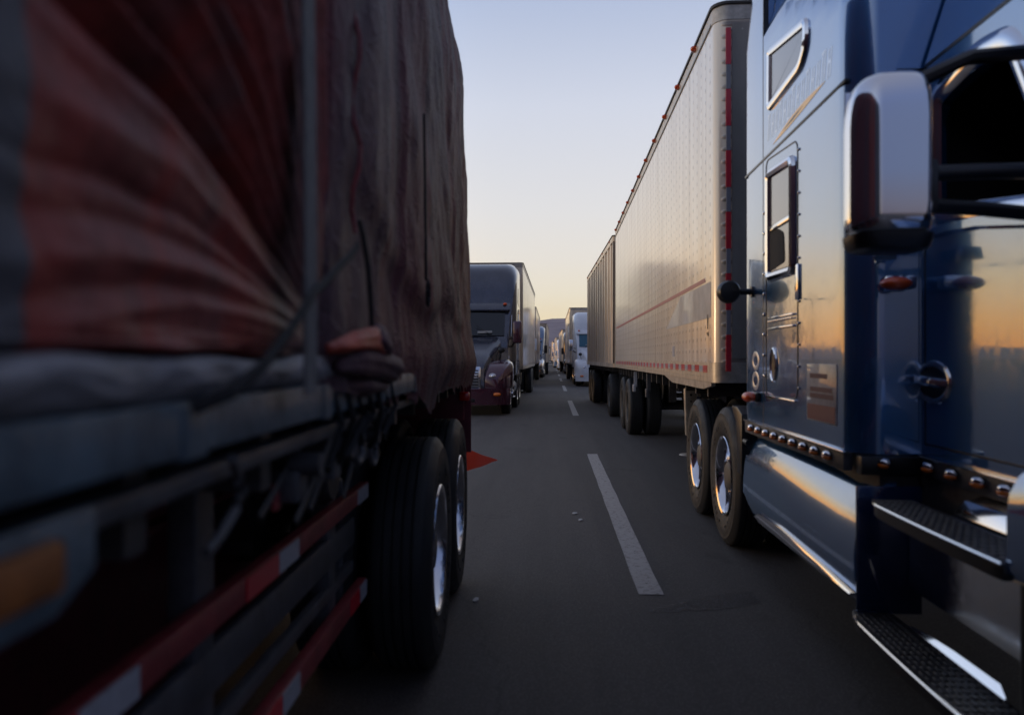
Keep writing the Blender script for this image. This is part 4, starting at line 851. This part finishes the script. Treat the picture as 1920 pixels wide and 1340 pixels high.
sp.prism([(3.1, .88), (3.25, .60), (3.35, .60), (3.4, .88)], 'u', .72, .85); sp.prism([(4.2, .88), (4.25, .55), (4.35, .55), (4.4, .88)], 'u', .72, .85); obj('suspension', sp, 'darksteel', Fb)
tb = MB().box(.03, 2.47, 5.40, 5.46, .98, 1.33, .01); t_ = obj('tail_board', tb, 'maroonsteel', Fb)
obj('tail_light', MB().box(-.010, .06, 5.36, 5.42, 1.115, 1.175, .01), 'redlens', Fb)
mf = MB().box(-.015, .60, 5.462, 5.475, .76, 1.33); obj('mud_flap', mf, 'maroonsteel', Fb)
FR[0] = 1; FR[1] = 0
fg = root('warning_flag', -.56, 5.62, 0, 'orange-red triangular warning flag sticking out behind the flatbed wheels', 'flag', None, 1, y0=0)
FR[0] = 1; FR[1] = 0
obj('cloth', MB().grid(lambda a, b: (-.12+.30*a, .01*math.sin(a*9)+.06*b*(1-a), .684+(b)*.10*(1-a)-.002*math.sin(a*12)), [i/16 for i in range(17)], [-1, -.5, 0, .5, 1]), 'flag', fg, 60)
obj('staff', MB().tube([(-.12, 0, .56), (-.12, 0, .98)], .008, 8), 'grey', fg)

# --- tarps: one height field over the load, cut into three sheets
K = (1.49, 1.415)
rnd = random.Random(3)
ridge = [(rnd.uniform(7, 60), rnd.uniform(0, 6.3)) for _ in range(9)]
def nz(x, y, z=0): return noise.noise(Vector((x, y, z)))
prof_pts = [(0, .0, 1.18), (.22, -.012, 1.40), (.9, -.015, 2.1), (1.6, .0, 2.8), (2.0, .012, 3.2), (2.1, .03, 3.30), (2.62, .17, 3.80), (3.05, .5, 4.08), (3.8, 1.25, 4.2), (5.05, 2.5, 4.05), (6.5, 2.52, 2.7)]
def pro(v):
    for (a, u0_, z0), (b_, u1, z1) in zip(prof_pts, prof_pts[1:]):
        if v <= b_: t = (v-a)/(b_-a); return u0_+(u1-u0_)*t, z0+(z1-z0)*t
    return prof_pts[-1][1:]
def fold(phi, r):
    s = 0
    for k, (f, p) in enumerate(ridge): s += math.sin(phi*f+p+1.5*nz(phi*3, r*1.5, k))/(1+.035*f)
    s = s/3.0
    return (1-abs(s))*.9
FOLDS = [(-.01, .012, .010), (.025, .015, -.014), (.06, .02, .018), (.105, .018, -.016), (.15, .014, -.020), (.205, .032, .024), (.270, .02, .004), (.314, .015, -.040), (.346, .007, .016), (.377, .013, -.032), (.44, .02, .030), (.485, .011, -.022), (.53, .017, .028), (.588, .013, -.034), (.655, .024, .030), (.73, .016, -.026), (.82, .035, .028), (.93, .02, -.034), (1.02, .02, .012), (1.12, .045, .022), (1.25, .018, -.03), (1.36, .025, .022), (1.45, .016, -.022), (1.52, .02, .018)]
def tarp(y, v):
    u, z = pro(v); near = 1 if v < 2.6 else .5
    if y < K[0]:
        dy, dz = (K[0]-y), z-K[1]; r = math.hypot(dy, dz); phi = math.atan2(dz, dy)
        q = sm(r/.75); w_ = phi-.2*(.95-r)+.02*nz(r*2.2, phi*2.5)+.006*nz(r*9, phi*9, 4)
        d = .016*sm(r/.5)*nz(phi*4+3, r*.8)+.006*nz(y*4, z*5, 3)+.004*fold(phi*1.3, r)*q*sm((phi-.2)/.15)
        q *= .25+.75*sm((y-.45)/.35)
        for c, wd, am in FOLDS: d += (.85 if c > .22 else .5)*am*math.exp(-(abs((w_-c)/wd))**1.4)*q
        d += (.0035*nz(phi*20, r*2.5, 2)+.0016*nz(phi*48, r*5, 5))*sm(r/.4)+.004*abs(nz(y*9+z*5, z*14-y*4, 3))*sm(r/.3)
        d -= .02*math.exp(-(r/.10)**2)
    else:
        q = y-K[0]
        d = .016*nz(y*2.0, z*.45, 9)+.006*nz(y*4.5, z*.8, 4)+.022*nz(y*.9, z*.9, 7)+.0035*nz(y*11, z*7, 2)
        zl = 1.80-.22*sm((y-1.5)/1.4)+.10*nz(y*1.3, 5); cr = (z-zl)/.022                  # crease sweeping across the sheet
        d += .035/(1+math.exp(-max(-30, min(30, cr))))*sm((y-1.5)/.3)*sm((4.9-y)/.8)*math.exp(-max(0, z-zl)/.5)
        d += .018*nz(y*2.2+z*2.4, z*1.2-y*1.5, 8)+.008*abs(nz(y*5-z*4, z*5+y*2, 11))
        for yc, a_, w2 in ((1.60, .020, .05), (1.98, .018, .05), (2.35, .028, .045), (2.95, .018, .08), (3.9, .030, .05), (4.6, .022, .10), (5.2, .02, .05)): d += .55*a_*math.exp(-((y-yc-.12*nz(yc, z*.5))/w2)**2)*(.5+.9*abs(nz(yc*3, z*.7)))
        d += .030*math.exp(-((z-1.38)/.14)**2)*sm((y-2.2)/1.2)+.015*sm((1.8-z)/.5)*sm((y-3)/1.5)
        d += .012*max(0, nz(y*4+z*3, z*2-y, 6))
        d *= sm((q+.12)/.25)
    zz = z
    if v < .24:
        zb = 1.405 if y < 1.455 else 1.33-.055*sm((y-1.7)/.6)-.05*sm((y-3.4)/1.5)+.035*nz(y*5, 2)+.02*nz(y*14, 5)
        zb -= .10*max(0, 1-abs(y-3.2)/.5)
        
        t = v/.24; zz = zb+(pro(.24)[1]-zb)*t if y >= 1.455 else 1.405+(pro(.24)[1]-1.405)*t*.999
        d += .012*nz(y*10, 8)*(1-t)
    hv = (3.9-z)*.0
    uu = u-d*near
    if y > 5.25: uu += .08*((y-5.25)/.2)**2
    return (uu, y, max(zz, 1.1))
ys_front = [-1.6+.08*i for i in range(26)]+[.44+.007*i for i in range(20)]
ys_red = [.571+.0032*i for i in range(279)]
ys_grey = []; y = 1.455
while y < 5.46: ys_grey.append(y); y += .006+.0022*y
ys_grey.append(5.46)
vs_ = [0, .02, .05, .09, .13, .17, .21, .24]+[.24+.0042*i for i in range(1, 160)]+[.912+.012*i for i in range(1, 142)]+[2.65+.06*i for i in range(1, 65)]
Ld = root('tarped_load', FX(2.5), 2.5, FXt, 'tall load wrapped in red and grimy grey tarpaulins on the flatbed trailer', 'cargo', None, -1)
for nm, yy, mm_, off in (('tarpaulin', ys_front, 'fronttarp', -.006), ('tarpaulin', ys_red, 'redtarp', 0), ('tarpaulin', ys_grey, 'greytarp', .0)):
    g = MB().grid(lambda a, b, o_=off: (lambda p: (p[0]+o_, p[1], p[2]))(tarp(a, b)), yy, vs_)
    if mm_ == 'greytarp': g.prism([(-.0, 1.3)]+[(pro(v)[0]+.03, pro(v)[1]) for v in (.24, .9, 1.6, 2.0, 2.62, 3.05, 3.8, 5.05, 6.5)]+[(2.4, 1.3)], 'y', 5.40, 5.44)
    obj(nm, g, mm_, Ld, 180, label={'fronttarp': 'weathered grey tarpaulin', 'redtarp': 'folded red tarpaulin', 'greytarp': 'grimy grey tarpaulin'}[mm_])
inner = MB().box(.10, 2.4, -1.6, 5.38, 1.336, 3.2); obj('load_core', inner, 'darksteel', Ld)
hm = MB()
def hemf(a, b):
    z0 = 1.352+.006*nz(a*6, 1); w_ = .050+.008*nz(a*4, 6); bl = .018+.008*nz(a*7, 3)
    return (-.005-bl*math.sin(math.pi*b)**.7+.01*(1-b)-.004*nz(a*22, b*5), a, z0+w_*b-(.012*math.sin(math.pi*b)*nz(a*9, 7)))
hm.grid(hemf, [-1.5+.07*i for i in range(28)]+[.46+.011*i for i in range(1, 136)], [i/12 for i in range(13)]); obj('hem_roll', hm, 'hem', Ld, 80)
# red ribbons beside the strap, loosely hanging strips
def strip(y0_, y1_, z0_, z1_, u_, th=.003, lean=0): return [(u_, y0_, z0_), (u_, y1_, z0_), (u_, y1_+lean, z1_), (u_, y0_+lean, z1_)]
sp_ = MB(); sp_.loft([[(-.062+.004*math.sin(z*3), yb-.032, z), (-.062+.004*math.sin(z*3), yb+.032, z), (-.058+.004*math.sin(z*3), yb+.032, z), (-.058+.004*math.sin(z*3), yb-.032, z)] for yb, z in [(1.185-.030*i/20, 1.345+.1*i) for i in range(20)]]); obj('strap', sp_, 'strap', Ld)
ry = MB()
ry.tube([(-.02, .86, 1.345), (-.055, .883, 1.362), (-.068, .96, 1.393), (-.072, 1.05, 1.437), (-.074, 1.13, 1.480), (-.07, 1.19, 1.502), (-.068, 1.256, 1.521), (-.062, 1.38, 1.562), (-.055, 1.515, 1.601), (-.048, 1.60, 1.63)], .008, 8, (.004, .0085))
ry.tube([(-.05, 1.60, 1.68), (-.056, 1.612, 1.65), (-.06, 1.645, 1.59), (-.062, 1.66, 1.53), (-.06, 1.685, 1.47)], .0055, 8)
ry.tube([(-.055, 2.60, 2.2), (-.062, 2.59, 1.80), (-.062, 2.60, 1.66)]+[(-.066, 2.62+.035*math.sin(t), 1.615+.04*math.cos(t)) for t in [i*.6 for i in range(11)]], .0045, 6)
obj('rope', ry, 'rope', Ld)
bn = MB()
def lump(c, r, amp, sd, nu=30, nv=18):
    rings = []
    for j in range(1, nv):
        a = math.pi*j/nv; ring = []
        for k in range(nu):
            t = 2*math.pi*k/nu; d = Vector((math.sin(a)*math.cos(t), math.cos(a), math.sin(a)*math.sin(t))); f = 1+amp*(1-abs(noise.noise(d*2.2+Vector((sd, 0, 0)))*2.6))+.25*amp*noise.noise(d*7)
            ring.append((c[0]+r[0]*d.x*f, c[1]+r[1]*d.y*f, c[2]+r[2]*d.z*f))
        rings.append(ring)
    bn.loft(rings)
def twist(path, seed, nu=28, sub=8):
    pts = []
    for (p, q) in zip(path, path[1:]):
        for i in range(sub): t = i/sub; pts.append([p[k]+(q[k]-p[k])*t for k in range(4)])
    pts.append(list(path[-1])); rings = []
    for i, (u, y, z, r) in enumerate(pts):
        ring = []
        for k in range(nu):
            a = 2*math.pi*k/nu; f = 1+.16*math.sin(3*a+seed+i*.12)+.08*math.sin(7*a+i*.2+seed)+.12*nz(math.cos(a)*1.6+seed, math.sin(a)*1.6, i*.11)
            ring.append((u-r*.75*f*math.cos(a), y, z+r*f*math.sin(a)))
        rings.append(ring)
    bn.loft(rings)
twist([(-.03, 1.43, 1.418, .008), (-.042, 1.49, 1.424, .014), (-.050, 1.57, 1.433, .020), (-.056, 1.70, 1.440, .025), (-.056, 1.80, 1.432, .027), (-.050, 1.88, 1.418, .020), (-.04, 1.92, 1.405, .006)], 1.0)
obj('tied_bundle', bn, 'bundle', Ld, 180)
bn = MB(); twist([(-.045, 1.70, 1.442, .018), (-.060, 1.74, 1.442, .0275), (-.062, 1.79, 1.438, .031), (-.056, 1.83, 1.428, .027), (-.045, 1.86, 1.42, .012)], 1.4); twist([(-.03, 1.50, 1.385, .01), (-.05, 1.62, 1.392, .024), (-.055, 1.8, 1.388, .028), (-.055, 1.98, 1.375, .034), (-.04, 2.12, 1.37, .012)], 4.0); twist([(-.02, 1.60, 1.345, .010), (-.035, 1.75, 1.34, .022), (-.03, 1.95, 1.335, .02), (-.02, 2.1, 1.33, .008)], 7.0); obj('tied_bundle', bn, 'greytarp', Ld, 180, label='grimy grey tied bundle')
lc = MB(); lc.tube([(-.036+.01*math.sin(i*1.3), 1.635+.005*math.sin(i*2.1), 1.66+.045*i) for i in range(34)], .01, 8, (.005, .004)); obj('lacing', lc, 'oldred', Ld)
dp = MB()
for k in range(7):
    y = 1.55+.11*k; dp.tube([(-.01, y, 1.33), (-.02, y+.03, 1.27), (.0, y+.06*math.sin(k*2), 1.21-.02*math.cos(k*3)), (.02, y+.08, 1.17)], .008, 6)
obj('loose_cord', dp, 'rope', Ld)

# ================================================================== air
world_frame()
hb = MB().box(-5200, 5200, -300, 7000, -8, 420)
m = bpy.data.materials.new('haze'); m.use_nodes = True; t = m.node_tree; t.nodes.remove(t.nodes['Principled BSDF']); pv = t.nodes.new('ShaderNodeVolumePrincipled'); pv.inputs['Density'].default_value = .000025; pv.inputs['Color'].default_value = (.85, .86, .93, 1)
t.links.new(pv.outputs[0], t.nodes['Material Output'].inputs['Volume'])
hz_ = obj('haze', hb, m, None, 0); hz_['kind'] = 'stuff'
